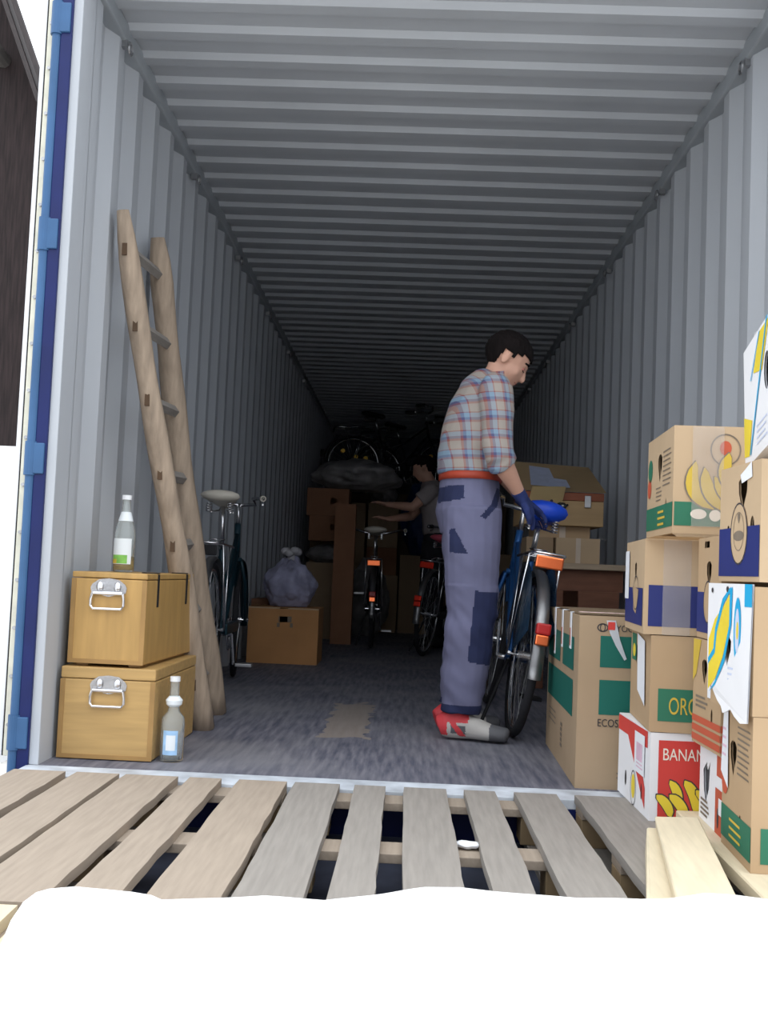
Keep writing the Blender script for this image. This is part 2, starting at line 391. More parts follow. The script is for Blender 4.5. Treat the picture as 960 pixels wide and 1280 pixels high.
# planks on the right
def prismoid(name,top,bot,m,label,cat='plank'):
    """top/bot: 4 corner lists"""
    c=sum((V(p) for p in bot),V())/4; bm=B()
    a=[bm.verts.new(V(p)-c) for p in bot]; b=[bm.verts.new(V(p)-c) for p in top]
    bm.faces.new(a); bm.faces.new(b)
    for k in range(4): bm.faces.new((a[k],a[(k+1)%4],b[(k+1)%4],b[k]))
    bmesh.ops.bevel(bm,geom=list(bm.edges),offset=.003,segments=1,affect='EDGES')
    o=link(name,bm,m); o.location=c; return tag(o,label,cat)
prismoid('raised_plank',[(.590,-.80,.106),(.694,-.80,.109),(.640,-1.30,.022+.028),(.518,-1.30,.020+.028)],[(.594,-.80,.078),(.694,-.80,.080),(.640,-1.30,.018),(.518,-1.30,.018)],palC,'pale new pine plank sloping down beside the red banana box')
prismoid('under_plank',[(.575,-.79,.077),(.69,-.79,.077),(.60,-1.30,.0178),(.470,-1.30,.0178)],[(.572,-.79,.016),(.69,-.79,.016),(.60,-1.30,.0155),(.455,-1.30,.0155)],palC,'wedge shaped pale wood block underneath the sloping pine plank','block')
prismoid('base_board',[(.73,-.46,.050),(1.3,-.46,.050),(1.3,-1.34,.050),(.70,-1.34,.050)],[(.73,-.46,.0155),(1.3,-.46,.0155),(1.3,-1.34,.0155),(.70,-1.34,.0155)],palC,'pale wooden board lying on the right pallet under the nearest box stacks','board')

# paper scrap on pallet
bm=B()
g=bmesh.ops.create_icosphere(bm,subdivisions=3,radius=1)
for v in g['verts']:
    n_=noise.noise(v.co*2.5); v.co=V((v.co.x*.036,v.co.y*.02,v.co.z*.008))*(1+.5*n_)
o=link('paper_scrap',bm,paper,None,True); o.location=(.155,-.735,.001); tag(o,'small crumpled white paper scrap between two slats of the middle pallet','scrap')

# white sheet
cont=[(-.60,-2.3),(-.605,-2.045),(-.607,-1.885),(-.616,-1.759),(-.64,-1.658),(-.667,-1.546),(-.683,-1.447),(-.678,-1.395),(-.662,-1.374),(-.619,-1.352),(-.566,-1.354),(-.511,-1.364),(-.469,-1.381),(-.445,-1.405),(-.361,-1.388),(-.265,-1.359),(-.152,-1.369),(-.042,-1.314),(.035,-1.267),(.105,-1.251),(.174,-1.27),(.235,-1.281),(.325,-1.291),(.45,-1.276),(.508,-1.257),(.59,-1.215),(.651,-1.22),(.708,-1.236),(.861,-1.242),(1.035,-1.263),(1.5,-1.3)]
bm=B(); rows=[]; N=26; cen=V((0,-3.6,0))
dens=[]
for i in range(len(cont)-1):
    for k in range(4):
        t_=k/4; dens.append((cont[i][0]*(1-t_)+cont[i+1][0]*t_,cont[i][1]*(1-t_)+cont[i+1][1]*t_))
dens.append(cont[-1])
for j in range(N+1):
    t_=(j/N)**1.5*.8; row=[]
    for i,(x,y_) in enumerate(dens):
        p=V((x,y_,0))*(1-t_)+cen*t_
        d=(V((x,y_,0))-p).length
        z=.022+.040*min(1,(d/.035))**.5 if j else .020
        z+=.018*noise.noise(V((p.x*2.2,p.y*2.2,.3)))*min(1,d/.15)+.006*noise.noise(V((p.x*9,p.y*9,1.3)))*min(1,d/.08)
        row.append(bm.verts.new((p.x,p.y,z)))
    rows.append(row)
for a,b in zip(rows,rows[1:]):
    for i in range(len(dens)-1): bm.faces.new((a[i],a[i+1],b[i+1],b[i]))
o=link('white_sheet',bm,sheetm,None,True); sm=o.modifiers.new('thick','SOLIDIFY'); sm.thickness=.006; sm.offset=1
tag(o,'rumpled overexposed white sheet spread over the near ends of the pallets','sheet')

# ------------------------------------------------------------ printed cartons
def poly(bm,pts,frame,off=.0012,th=.0006):
    """pts 2D; frame maps (u,v,n)"""
    a=[bm.verts.new(frame(u,v,off)) for u,v in pts]; bm.faces.new(a)
def ellp(cu,cv,ru,rv,n=20,rot=0): return [(cu+ru*math.cos(t)*math.cos(rot)-rv*math.sin(t)*math.sin(rot),cv+ru*math.cos(t)*math.sin(rot)+rv*math.sin(t)*math.cos(rot)) for t in [2*PI*k/n for k in range(n)]]
def rc(u0,v0,u1,v1): return [(u0,v0),(u1,v0),(u1,v1),(u0,v1)]
def banana(u,v,L,wd,rot,bend=.35):
    n=9; up=[];lo=[]
    for i in range(n+1):
        t=i/n; a=(t-.5)*2; x=a*L/2; y=-bend*L*(1-a*a)*.5; ww=wd/2*(max(0,1-abs(a)**2.6))**.5+.0015
        up.append((x,y+ww)); lo.append((x,y-ww))
    pts=up+lo[::-1]; c,s=math.cos(rot),math.sin(rot)
    return [(u+x*c-y*s,v+x*s+y*c) for x,y in pts]
def ringp(cu,cv,ru,rv,t=.003,rot=0):
    a=ellp(cu,cv,ru,rv,24,rot); b=ellp(cu,cv,ru-t,rv-t,24,rot); out=[]
    for i in range(24):
        j=(i+1)%24; out.append([a[i],a[j],b[j],b[i]])
    return out
def text(s,size,m,parent,frame_m,sx=1,name='lettering'):
    cu=bpy.data.curves.new('lettering','FONT'); cu.body=s; cu.size=size; cu.extrude=.0004
    o=bpy.data.objects.new('tmp',cu); C.objects.link(o); dg=bpy.context.evaluated_depsgraph_get()
    me=bpy.data.meshes.new_from_object(o.evaluated_get(dg)); bpy.data.objects.remove(o)
    me.transform(Matrix.Diagonal((sx,1,1,1))); me.materials.clear(); me.materials.append(m)
    n=bpy.data.objects.new(name,me); C.objects.link(n); n.parent=parent; n.matrix_local=frame_m; return n
class Carton:
    """origin = front-left bottom corner. front faces -Y, left side faces -X. u on front: left to right, u on side: back to front"""
    def __init__(s,name,loc,back,w,d,h,m,label,cat='box',open_top=False,fh=(),sh=(),flare=0,tiltx=0,group=None):
        yaw=math.atan2(-(back-loc[0]),d) if back is not None else 0
        s.w,s.d,s.h=w,d,h
        s.o=thing(name,loc,label,cat,group=group); s.o.rotation_euler=(tiltx,0,yaw)
        bm=B(); 
        def face(fr,W,H,holes):
            outer=[V((0,0,0)),V((W,0,0)),V((W,H,0)),V((0,H,0))]; loops=[outer]+[[V((a,b,0)) for a,b in hl] for hl in holes]
            tri=geometry.tessellate_polygon(loops); flat=[p for l in loops for p in l]
            for off in (0,-.005):
                vs=[bm.verts.new(fr(p.x,p.y,off)) for p in flat]
                for t in tri:
                    try: bm.faces.new([vs[i] for i in t])
                    except: pass
        s.F=lambda u,v,n: V((u,-n,v)); s.L=lambda u,v,n: V((-n,s.d-u,v))
        face(s.F,w,h,fh); face(s.L,d,h,sh)
        face(lambda u,v,n:V((u,d+n,v)),w,h,()); face(lambda u,v,n:V((w+n,u,v)),d,h,()); face(lambda u,v,n:V((u,v,-n)),w,d,())
        if not open_top: face(lambda u,v,n:V((u,v,h+n)),w,d,())
        s.body=link('carton_body',bm,m,s.o)
        s.MF=Matrix(((1,0,0,0),(0,0,-1,0),(0,1,0,0),(0,0,0,1))); s.ML=Matrix(((0,0,-1,0),(-1,0,0,d),(0,1,0,0),(0,0,0,1)))
    def pr(s,face,polys,m,name='printed_mark',off=.0012):
        bm=B(); fr=s.F if face=='F' else s.L
        for p in polys: poly(bm,p,fr,off)
        return link(name,bm,m,s.o)
    def tx(s,face,st,u,v,size,m,sx=1,off=.0022):
        M_=(s.MF if face=='F' else s.ML)@Matrix.Translation((u,v,off)); return text(st,size,m,s.o,M_,sx)
    def flap(s,pts,m,th=.004,name='flap'):
        bm=B(); a=[bm.verts.new(p) for p in pts]; f=bm.faces.new(a); bmesh.ops.solidify(bm,geom=[f],thickness=th); return link(name,bm,m,s.o)
heart=lambda u,v,s_: [(u-s_*.65,v+s_*.75),(u-s_*.3,v+s_*.95),(u,v+s_),(u+s_*.4,v+s_*.95),(u+s_*.75,v+s_*.7),(u+s_*.7,v+s_*.1),(u+.3*s_,v-s_*.55),(u+.1*s_,v-s_),(u-.15*s_,v-s_*.7),(u-s_*.6,v+s_*.1)]
def lines(u0,v0,u1,n,dv,h=.004,rag=.3):
    return [rc(u0,v0-i*dv,u1-(u1-u0)*rag*random.random(),v0-i*dv+h) for i in range(n)]

# B column
c=Carton('banana_box',(.660,-.45,.0155),.657,.37,.40,.238,whitec,'red and white banana box at the bottom of the far stack, on the pallet',sh=[heart(.20,.165,.035)])
c.pr('F',[rc(.022,.012,.36,.218)],redp,'red_panel')
c.tx('F','BANAN',.032,.165,.046,creamp,.74)
def bananas(c,face,specs,mA,mB):
    o=[];i_=[];
    for k,(u,v,L,wd,r,b) in enumerate(specs):
        c.pr(face,[banana(u,v,L+.008,wd+.006,r,b)],mB,'banana_outline',.0016+.0004*k); c.pr(face,[banana(u,v,L,wd,r,b)],mA,'banana_picture',.0018+.0004*k)
bananas(c,'F',[(.066,.072,.080,.022,-1.3,-.25),(.040,.042,.070,.022,-.95,-.2),(.078,.040,.080,.024,-.95,-.2),(.112,.068,.095,.026,-1.2,-.2),(.150,.05,.09,.026,-1.0,-.2)],yelp,ink)
c.pr('L',[rc(.0,.19,.37,.235),[(.13,.19),(.25,.19),(.35,.075),(.35,.02),(.31,.05)]],redp,'red_panel')
c.pr('L',[rc(.225,.105,.345,.218)],paper,'delivery_label',.003); c.pr('L',[rc(.25,.14,.32,.19)]+lines(.25,.13,.33,2,.01),pinkp,'label_print',.0036)
c.pr('L',[ellp(.21,.055,.022,.035)],yelp,'banana_picture'); c.pr('L',ringp(.21,.05,.035,.05,.003),ink,'oval_outline'); c.pr('L',[ellp(.11,.06,.010,.022),ellp(.31,.06,.008,.022)],ink,'painted_hole_shade')  # last ellipses: flat ink painted as the dark inside of holes
c.flap([(.0,.40,.238),(.0,.25,.248),(.0,.0,.240),(-.004,.0,.238)],whitec,.003) if 0 else None
c=Carton('banana_box',(.654,-.45,.2555),.688,.37,.40,.262,card,'brown box with green panel reading ORG, standing on the red and white banana box',sh=[heart(.12,.19,.03),ellp(.27,.075,.010,.018)])
c.pr('F',[rc(.022,.030,.30,.118)],greenp,'green_panel'); c.tx('F','ORG',.050,.050,.066,yelo,.55)
c.pr('L',[rc(.03,.17,.12,.25)],greenp,'green_print'); c.pr('L',[ellp(.08,.20,.03,.02)],yelp,'yellow_print',.0018)
c.pr('L',[[(.18,.09),(.33,.06),(.31,.24),(.16,.255)]],paper,'delivery_label',.004)
c=Carton('banana_box',(.631,-.45,.520),.666,.39,.40,.262,card2,'brown box with navy base band, third up in the far stack',sh=[heart(.22,.17,.028),ellp(.31,.11,.009,.02)])
c.pr('F',[rc(.012,.022,.39,.135)],bluep,'navy_band'); c.pr('F',[rc(.05,.0,.125,.26)],tape,'tape_strip',.0022)
c.pr('L',[rc(.0,.02,.38,.125)],bluep,'navy_band'); c.pr('L',[rc(.0,.09,.09,.235)],paper,'delivery_label',.003); c.pr('L',[[(.17,.13),(.30,.12),(.25,.05),(.2,.06)]],card,'printed_mark',.0018)
c.pr('L',ringp(.24,.11,.055,.05,.004),ink,'oval_logo',.002)
c.flap([(.0,-.001,.262),(.39,-.001,.262),(.33,-.07,.268),(.02,-.06,.268)],card2)
c=Carton('banana_box',(.703,-.45,.800),.725,.42,.40,.300,card2,'large brown box with banana picture and green base band, top of the far stack',sh=[heart(.20,.20,.042),ellp(.30,.075,.008,.028),ellp(.10,.065,.007,.022)])
c.pr('F',[rc(.004,.022,.42,.088)],greenp,'green_band'); c.pr('L',[rc(0,.02,.40,.088)],greenp,'green_band')
bananas(c,'F',[(.085,.135,.14,.034,-1.2,.45),(.13,.125,.15,.034,-.9,.4),(.175,.12,.15,.034,-.55,.35),(.165,.168,.12,.034,-1.3,.4)],yelo,greyink)
c.pr('F',ringp(.14,.235,.042,.045,.004),greyink,'round_logo'); c.pr('F',[ellp(.14,.24,.016,.02)],redl,'logo_centre'); c.pr('F',[rc(.05,.02,.135,.298)],tape,'tape_strip',.004)
c.pr('F',[ellp(.07,.055,.022,.014),ellp(.115,.052,.016,.016),ellp(.15,.055,.018,.013)],creamp,'band_print',.0022)
c.pr('L',[ellp(.05,.205,.035,.035)],greenp,'leaf_print'); c.pr('L',[ellp(.04,.15,.03,.03)],redl,'fruit_print'); c.pr('L',lines(.19,.065,.30,3,.018,.007),yelo,'band_print',.0022); c.pr('L',lines(.25,.24,.37,8,.014,.004)+lines(.15,.14,.24,4,.012,.004),greyink,'small_print')
c.flap([(.0,0,.0),(.42,0,.0),(.40,-.005,-.016),(.02,-.01,-.016)],card2)
# C column
c=Carton('banana_box',(.763,-.765,.0505),.775,.45,.245,.195,whitec,'white box with orange print at the bottom of the middle right stack',sh=[[(.04,.13),(.075,.155),(.085,.135),(.11,.16),(.10,.09),(.07,.05),(.05,.08)]])
c.pr('L',[rc(.17,.0,.245,.11),rc(.18,.14,.245,.19)],redl,'orange_print'); c.pr('L',lines(.02,.05,.12,4,.012,.006),greyink,'small_print'); c.pr('L',[ellp(.2,.04,.008,.025)],ink,'painted_hole_shade',.002); c.pr('L',[rc(.205,.05,.24,.09)],whitec,'print_gap',.002)  # ink ellipse paints the shade of a hole, nothing is cut
c=Carton('banana_box',(.752,-.765,.2475),.752,.45,.245,.272,card,'brown box with three red stripes near its base, second in the middle right stack',sh=[heart(.10,.19,.032),ellp(.17,.085,.007,.018)])
c.pr('L',[rc(0,.008+i*.024,.245,.025+i*.024) for i in range(3)],redl,'red_stripe'); c.pr('L',[[(0,.27),(.07,.27),(.03,.18),(0,.16)]],yelo,'yellow_print'); c.pr('L',[rc(.14,.13,.235,.268)],paper,'delivery_label',.003); c.pr('L',lines(.15,.25,.22,6,.018,.006),paperb,'label_print',.0036)
c.pr('L',lines(.03,.12,.14,3,.012,.006),greyink,'small_print')
c.pr('F',[rc(0,.008+i*.024,.4,.025+i*.024) for i in range(3)],redl,'red_stripe')
c=Carton('banana_box',(.746,-.765,.5225),.758,.45,.245,.262,card,'brown box with oval logo and navy base, squeezed between the far stack and nearest stack',sh=[heart(.12,.165,.035),rc(.07,.235,.12,.252)])
c.pr('L',[rc(0,.015,.245,.12)],bluep,'navy_band'); c.pr('L',[ellp(.12,.095,.045,.055)],card,'logo_ground',.0018); c.pr('L',ringp(.12,.095,.045,.055,.004),ink,'oval_logo',.0022); c.pr('F',[rc(0,.015,.45,.12)],bluep,'navy_band')
# D column
c=Carton('banana_box',(.735,-1.05,.0505),.753,.5,.265,.330,card,'brown box with green base band at the bottom of the nearest right stack',sh=[heart(.10,.215,.04),ellp(.17,.075,.008,.026)])
c.pr('L',[rc(0,.02,.265,.095)],greenp,'green_band'); c.pr('F',[rc(.02,.02,.5,.095)],greenp,'green_band'); c.pr('L',lines(.08,.07,.2,3,.018,.006),yelo,'band_print',.002)
c.pr('L',lines(.14,.29,.25,9,.013,.004),greyink,'small_print'); c.pr('L',[[(.0,.17),(.07,.14),(.06,.33),(.02,.33)]],paper,'delivery_label',.004); c.pr('L',lines(.015,.27,.055,4,.02,.006),pinkp,'label_print',.005); c.pr('L',[ellp(.03,.15,.03,.03)],redl,'fruit_print')
c=Carton('banana_box',(.733,-1.05,.3815),.720,.5,.265,.280,card,'box with torn white lid, big yellow banana and cyan corner in nearest stack',sh=[heart(.12,.13,.032)])
# white lid wrapped over the side
bm=B()
out=[(-.012,.285)]+[(-.012,.10),(.00,.055),(.035,.03),(.07,.012),(.10,.002),(.118,-.012),(.14,-.006),(.16,.002),(.19,-.010),(.23,-.02),(.268,-.015),(.268,.285)]
hole=heart(.12,.13,.034)
loops=[[V((a,b,0)) for a,b in out],[V((a,b,0)) for a,b in hole]]; tri=geometry.tessellate_polygon(loops); flat=[p for l in loops for p in l]
for off in (.003,.006):
    vs=[bm.verts.new(c.L(p.x,p.y,off+(.008*max(0,(.03-p.y)/.05)))) for p in flat]
    for t in tri: bm.faces.new([vs[i] for i in t])
link('white_lid',bm,whitec,c.o)
c.pr('L',[[(.002,.03),(.05,.06),(.10,.12),(.135,.19),(.145,.27),(.10,.235),(.04,.20),(.0,.15)]],yelp,'banana_picture',.0075); 
c.pr('L',[[(.135,.27),(.152,.278),(.148,.19),(.11,.105),(.05,.045),(.01,.025),(.05,.055),(.10,.115),(.135,.19)]],cyanp,'blue_outline',.0078); c.pr('L',[[(.0,.09),(.045,.12),(.055,.17),(.10,.24),(.145,.272),(.14,.278),(.09,.25),(.045,.18),(.035,.13),(.0,.105)]],cyanp,'blue_outline',.0079)
c.pr('L',[rc(.225,.235,.268,.285)],cyanp,'cyan_corner',.0075); c.pr('L',[ellp(.185,.18,.022,.075)],cyanp,'oval_badge',.0075); c.pr('L',[ellp(.185,.18,.013,.05)],paperb,'badge_centre',.008)
c.pr('L',[ellp(.187,.18,.006,.02)],yelp,'badge_figure',.0084); c.pr('L',lines(.13,.09,.22,5,.013,.005),paperb,'small_print',.0075)
c.pr('L',ringp(.238,.05,.020,.03,.003),cyanp,'rounded_outline',.0078); c.pr('L',[ellp(.02,.268,.006,.006),ellp(.12,.272,.007,.007)],ink,'painted_hole_shade',.0082)  # two ink dots painted as dark holes on the lid
c=Carton('banana_box',(.742,-1.05,.672),.734,.5,.265,.270,card2,'brown box with oval emblem and navy base, just below the tilted white box',sh=[heart(.15,.20,.040),ellp(.215,.125,.012,.022),ellp(.06,.11,.010,.022)])
c.pr('L',[rc(0,.012,.262,.125)],bluep,'navy_band'); c.pr('L',[ellp(.135,.11,.055,.072)],card2,'emblem_ground',.0018); c.pr('L',ringp(.135,.11,.055,.072,.004),ink,'emblem_ring',.0022); c.pr('L',[ellp(.135,.105,.035,.012)],greyink,'emblem_band',.0022); c.pr('L',ringp(.135,.115,.035,.045,.002)+[heart(.135,.145,.012)],greyink,'emblem_ring',.0026)
c.pr('L',[[(.14,.245),(.17,.255),(.21,.27),(.215,.235),(.15,.225)]],paper,'torn_sticker',.0022)
c.pr('F',[rc(.03,.012,.5,.125)],bluep,'navy_band')
c=Carton('banana_box',(.752,-1.16,1.0),.786,.45,.36,.30,whitec,'white box with yellow and blue print tilted on top of the nearest stack',sh=[ellp(.22,.175,.026,.045,16)],tiltx=-.16)
c.pr('L',[[(.0,.03),(.05,.02),(.08,.10),(.0,.13)]],yelp,'lower_yellow_print'); c.pr('L',[[(.10,.21),(.18,.19),(.25,.29),(.16,.29)]],yelp,'upper_yellow_print'); c.pr('L',[[(.055,.02),(.065,.02),(.24,.30),(.228,.30)],[(.07,.20),(.078,.20),(.17,.29),(.16,.29)]],cyanp,'blue_line',.002)
c.pr('L',lines(.12,.07,.22,4,.014,.004),paperb,'small_print')
# big ECOSYS carton
c=Carton('printer_carton',(.537,.025,.0),.562,.46,.87,.548,cardk,'tall brown carton with green squares and taped open top on the container floor','box',sh=[ellp(.60,.255,.03,.02)])
c.pr('F',[rc(.068,.385,.27,.485),rc(.068,.235,.27,.345)],greend,'green_square'); 
c.tx('F','KYOC',.100,.500,.030,ink,.85); c.pr('F',ringp(.074,.511,.018,.014,.004)+ringp(.074,.511,.009,.014,.003),ink,'round_logo'); c.tx('F','ECOSYS',.064,.198,.034,ink,.80)
c.pr('F',lines(.13,.05,.3,2,.014,.005),greyink,'small_print')
c.pr('L',[rc(.03,.36,.40,.47),rc(.47,.36,.76,.47),rc(.03,.21,.76,.33)],greend,'green_square'); c.pr('L',lines(.46,.14,.52,5,.018,.012)+lines(.1,.16,.36,3,.02,.006),greyink,'small_print')
for k,(y,l,mm) in enumerate(((.62,.17,redl),(.40,.13,redl),(.17,.12,redl))):
    bm=B(); box(bm,(-.004,y,.548-l),(-.0015,y+.035,.5522)); box(bm,(-.004,y,.5505),(.16,y+.035,.5525)); t_=link('tape_strip',bm,paper,c.o)
    bm=B(); box(bm,(-.0046,y+.01,.548-l+.01),(-.0041,y+.028,.548-l+.07)); link('tape_print',bm,mm,t_)
bm=B(); a=[(.085,-.003,.535),(.115,-.003,.535),(.128,-.010,.475),(.150,-.012,.415),(.143,-.012,.410),(.115,-.010,.455),(.096,-.006,.495)]
bm.faces.new([bm.verts.new(p) for p in a]); bmesh.ops.solidify(bm,geom=list(bm.faces),thickness=.001); t_=link('hanging_tape',bm,paper,c.o)
bm=B(); box(bm,(.090,-.0065,.505),(.112,-.0045,.53)); link('red_leaf_print',bm,redp,t_)
for p_ in ([(0,.0,.550),(.46,.0,.550),(.45,.42,.557),(.01,.42,.557)],[(0,.87,.550),(.46,.87,.550),(.45,.46,.556),(.01,.46,.556)]): c.flap(p_,cardk)
bm=B(); box(bm,(.0,.002,.5575),(.44,.03,.559)); link('red_white_tape',bm,mat('red_white_tape',(.75,.55,.52),.6,0,.35,60),c.o)

# ------------------------------------------------------------ plywood chests with handles
def chest(name,loc,w,d,h,yaw,label,hx,hz,mF,lidline):
    t=thing(name,loc,label,'chest',yaw)
    bm=B(); box(bm,(0,0,.0),(w,d,lidline-.002),.004); link('chest_body',bm,mF,t)
    bm=B(); box(bm,(0,0,lidline),(w,d,h),.004); link('lid',bm,mF,t)
    bm=B()
    for a,b in (((0,-.002,0),(.016,0,lidline-.003)),((w-.016,-.002,0),(w,0,lidline-.003)),((.016,-.002,0),(w-.016,0,.014))): box(bm,a,b)
    link('edge_trim',bm,edgem,t)
    # chrome bail handle
    hw=.062; bm=B()
    n=10; top=[(-hw+.004,0),(-hw,.018),(-hw+.006,.03),(-hw*.55,.046),(0,.050),(hw*.55,.046),(hw-.006,.03),(hw,.018),(hw-.004,0),(hw*.4,-.006),(0,-.012),(-hw*.4,-.006)]
    bm.faces.new([bm.verts.new((hx+x,-.003,hz+z)) for x,z in top]); bmesh.ops.solidify(bm,geom=list(bm.faces),thickness=.004)
    for sx_ in (-.03,.03): ell(bm,(hx+sx_,-.006,hz+.022),.012,.006,.016)
    tube(bm,[(hx-.05,-.010,hz),(hx+.05,-.010,hz)],.006,8)
    hp=link('handle_plate',bm,chrome,t)
    bm=B(); pts=[(-.052,0),(-.056,-.02),(-.056,-.042),(-.048,-.052),(.048,-.052),(.056,-.042),(.056,-.02),(.052,0)]
    tube(bm,[(hx+x,-.012,hz+z) for x,z in pts],.0048,8); link('bail',bm,chrome,hp)
    return t
t1=chest('plywood_chest',(-1.158,.12,.004),.318,.62,.300,-.012,'varnished plywood chest with chrome handle, lower one, on the container floor',.162,.225,plym2,.262)
t2=chest('plywood_chest',(-1.146,.14,.315),.258,.62,.305,-.045,'varnished plywood chest with chrome handle, upper one, carrying a bottle',.128,.235,plym,.285)
bm=B(); box(bm,(.02,.03,-.010),(.06,.59,0)); box(bm,(.2,.03,-.010),(.24,.59,0)); link('foot_rail',bm,edgem,t2)
for y in (.12,.50):
    bm=B(); box(bm,(.258,y,.19),(.262,y+.015,.303),.001); box(bm,(.20,y,.305),(.262,y+.015,.309),.001); link('strap_hinge',bm,blackm,t2)

# ------------------------------------------------------------ bottles
def bottle(name,loc,label,kind):
    t=thing(name,loc,label,'bottle')
    if kind==0: pr=[(.030,0),(.036,.004),(.0365,.12),(.034,.15),(.024,.185),(.0155,.215),(.0135,.25),(.0145,.256),(.0145,.262)]
    else: pr=[(.034,0),(.039,.004),(.039,.125),(.036,.145),(.020,.165),(.016,.19),(.015,.265),(.016,.27)]
    H=pr[-1][1]
    bm=B(); inner=[(max(r-.0028,.004),z) for r,z in pr[1:]]; n=24
    rings=[[bm.verts.new((r*math.cos(2*PI*k/n),r*math.sin(2*PI*k/n),z)) for k in range(n)] for r,z in pr+inner[::-1][:-1]+[(.030,.008)]]
    for a,b in zip(rings,rings[1:]):
        for k in range(n): bm.faces.new((a[k],a[(k+1)%n],b[(k+1)%n],b[k]))
    bm.faces.new(rings[0]); bm.faces.new(rings[-1]); link('glass_body',bm,glass,t,True)
    bm=B(); cyl(bm,(0,0,H-.006),(0,0,H+.010),.017,16); link('cap',bm,whitem,t)
    if kind==0:
        bm=B(); lathe(bm,[(.030,.009),(.0325,.012),(.0325,.055)]); link('liquid',bm,liq,t,True)
    def arc(z0,z1,r,a0,a1,m,nm,par):
        bm=B(); n=14; vs=[[bm.verts.new((r*math.cos(a0+(a1-a0)*k/n),r*math.sin(a0+(a1-a0)*k/n),z)) for k in range(n+1)] for z in (z0,z1)]
        for k in range(n): bm.faces.new((vs[0][k],vs[0][k+1],vs[1][k+1],vs[1][k]))
        return link(nm,bm,m,par,True)
    if kind==0:
        l=arc(.028,.118,.0372,-2.7,-.6,labw,'front_label',t); arc(.03,.06,.0376,-2.6,-1.0,labg,'label_print',l); arc(.03,.045,.038,-2.6,-2.0,yelo,'label_fruit',l)
        bm=B(); lathe(bm,[(.0262,.18),(.0175,.212)]); link('neck_label',bm,labw,t)
    else:
        l=arc(.025,.105,.0397,-2.2,-.9,labb,'front_label',t); arc(.04,.09,.0401,-1.9,-1.1,labw,'label_print',l)
        bm=B(); lathe(bm,[(.0175,.18),(.026,.188),(.028,.202),(.0175,.215)]); link('neck_label',bm,labw,t)
    return t
bottle('glass_bottle',(-1.025,.32,.621),'clear bottle with green fruit label standing on the upper plywood chest',0)
bottle('glass_bottle',(-.785,.165,0),'clear bottle with blue label on the floor beside the lower chest',1)

# ------------------------------------------------------------ ladder
lt=thing('wooden_ladder',(-.85,1.06,0),'old split log wooden ladder leaning against the left corrugated wall','ladder')
base=V((-.85,1.06,0))
A0,A1=V((-.822,.845,0)),V((-1.118,.405,1.955)); F0,F1=V((-.862,1.30,0)),V((-1.122,.905,2.01))
def stile(a,b,ra,rb,seed,flat):
    bm=B(); pts=[]; n=22
    for i in range(n+1):
        t=i/n; p=a.lerp(b,t)-base; p+=V((.012*math.sin(t*5+seed),.010*math.sin(t*7+seed*2),0)); r=ra*(1-t)+rb*t
        r*=1+.06*math.sin(t*23+seed*3)
        if i==0: p.z+=.002
        if i==n: r*=.62
        if i==n-1: r*=.9
        pts.append((p,r*flat,r))
    loft(bm,pts,V((0,1,0)),14); return link('stile',bm,logm,lt,True)
s1=stile(A0,A1,.047,.038,0.4,.95); s2=stile(F0,F1,.056,.045,1.7,1.0)
for k in range(7):
    t=.925-.1385*k; p=A0.lerp(A1,t)-base; q=F0.lerp(F1,t)-base
    d=(q-p).normalized(); bm=B(); loft(bm,[(p-d*.0,.016,.024),(q+d*.0,.016,.024)],V((1,0,0)),4); link('rung',bm,palB,lt)
    bm=B(); m_=p-V((.004,(.047-.009*t)*.95-.001,0))+V((.012*math.sin(t*5+.4),.010*math.sin(t*7+.8),0)); box(bm,m_-V((.009,.004,.022)),m_+V((.009,.004,.022))); link('rung_end',bm,logd,s1)
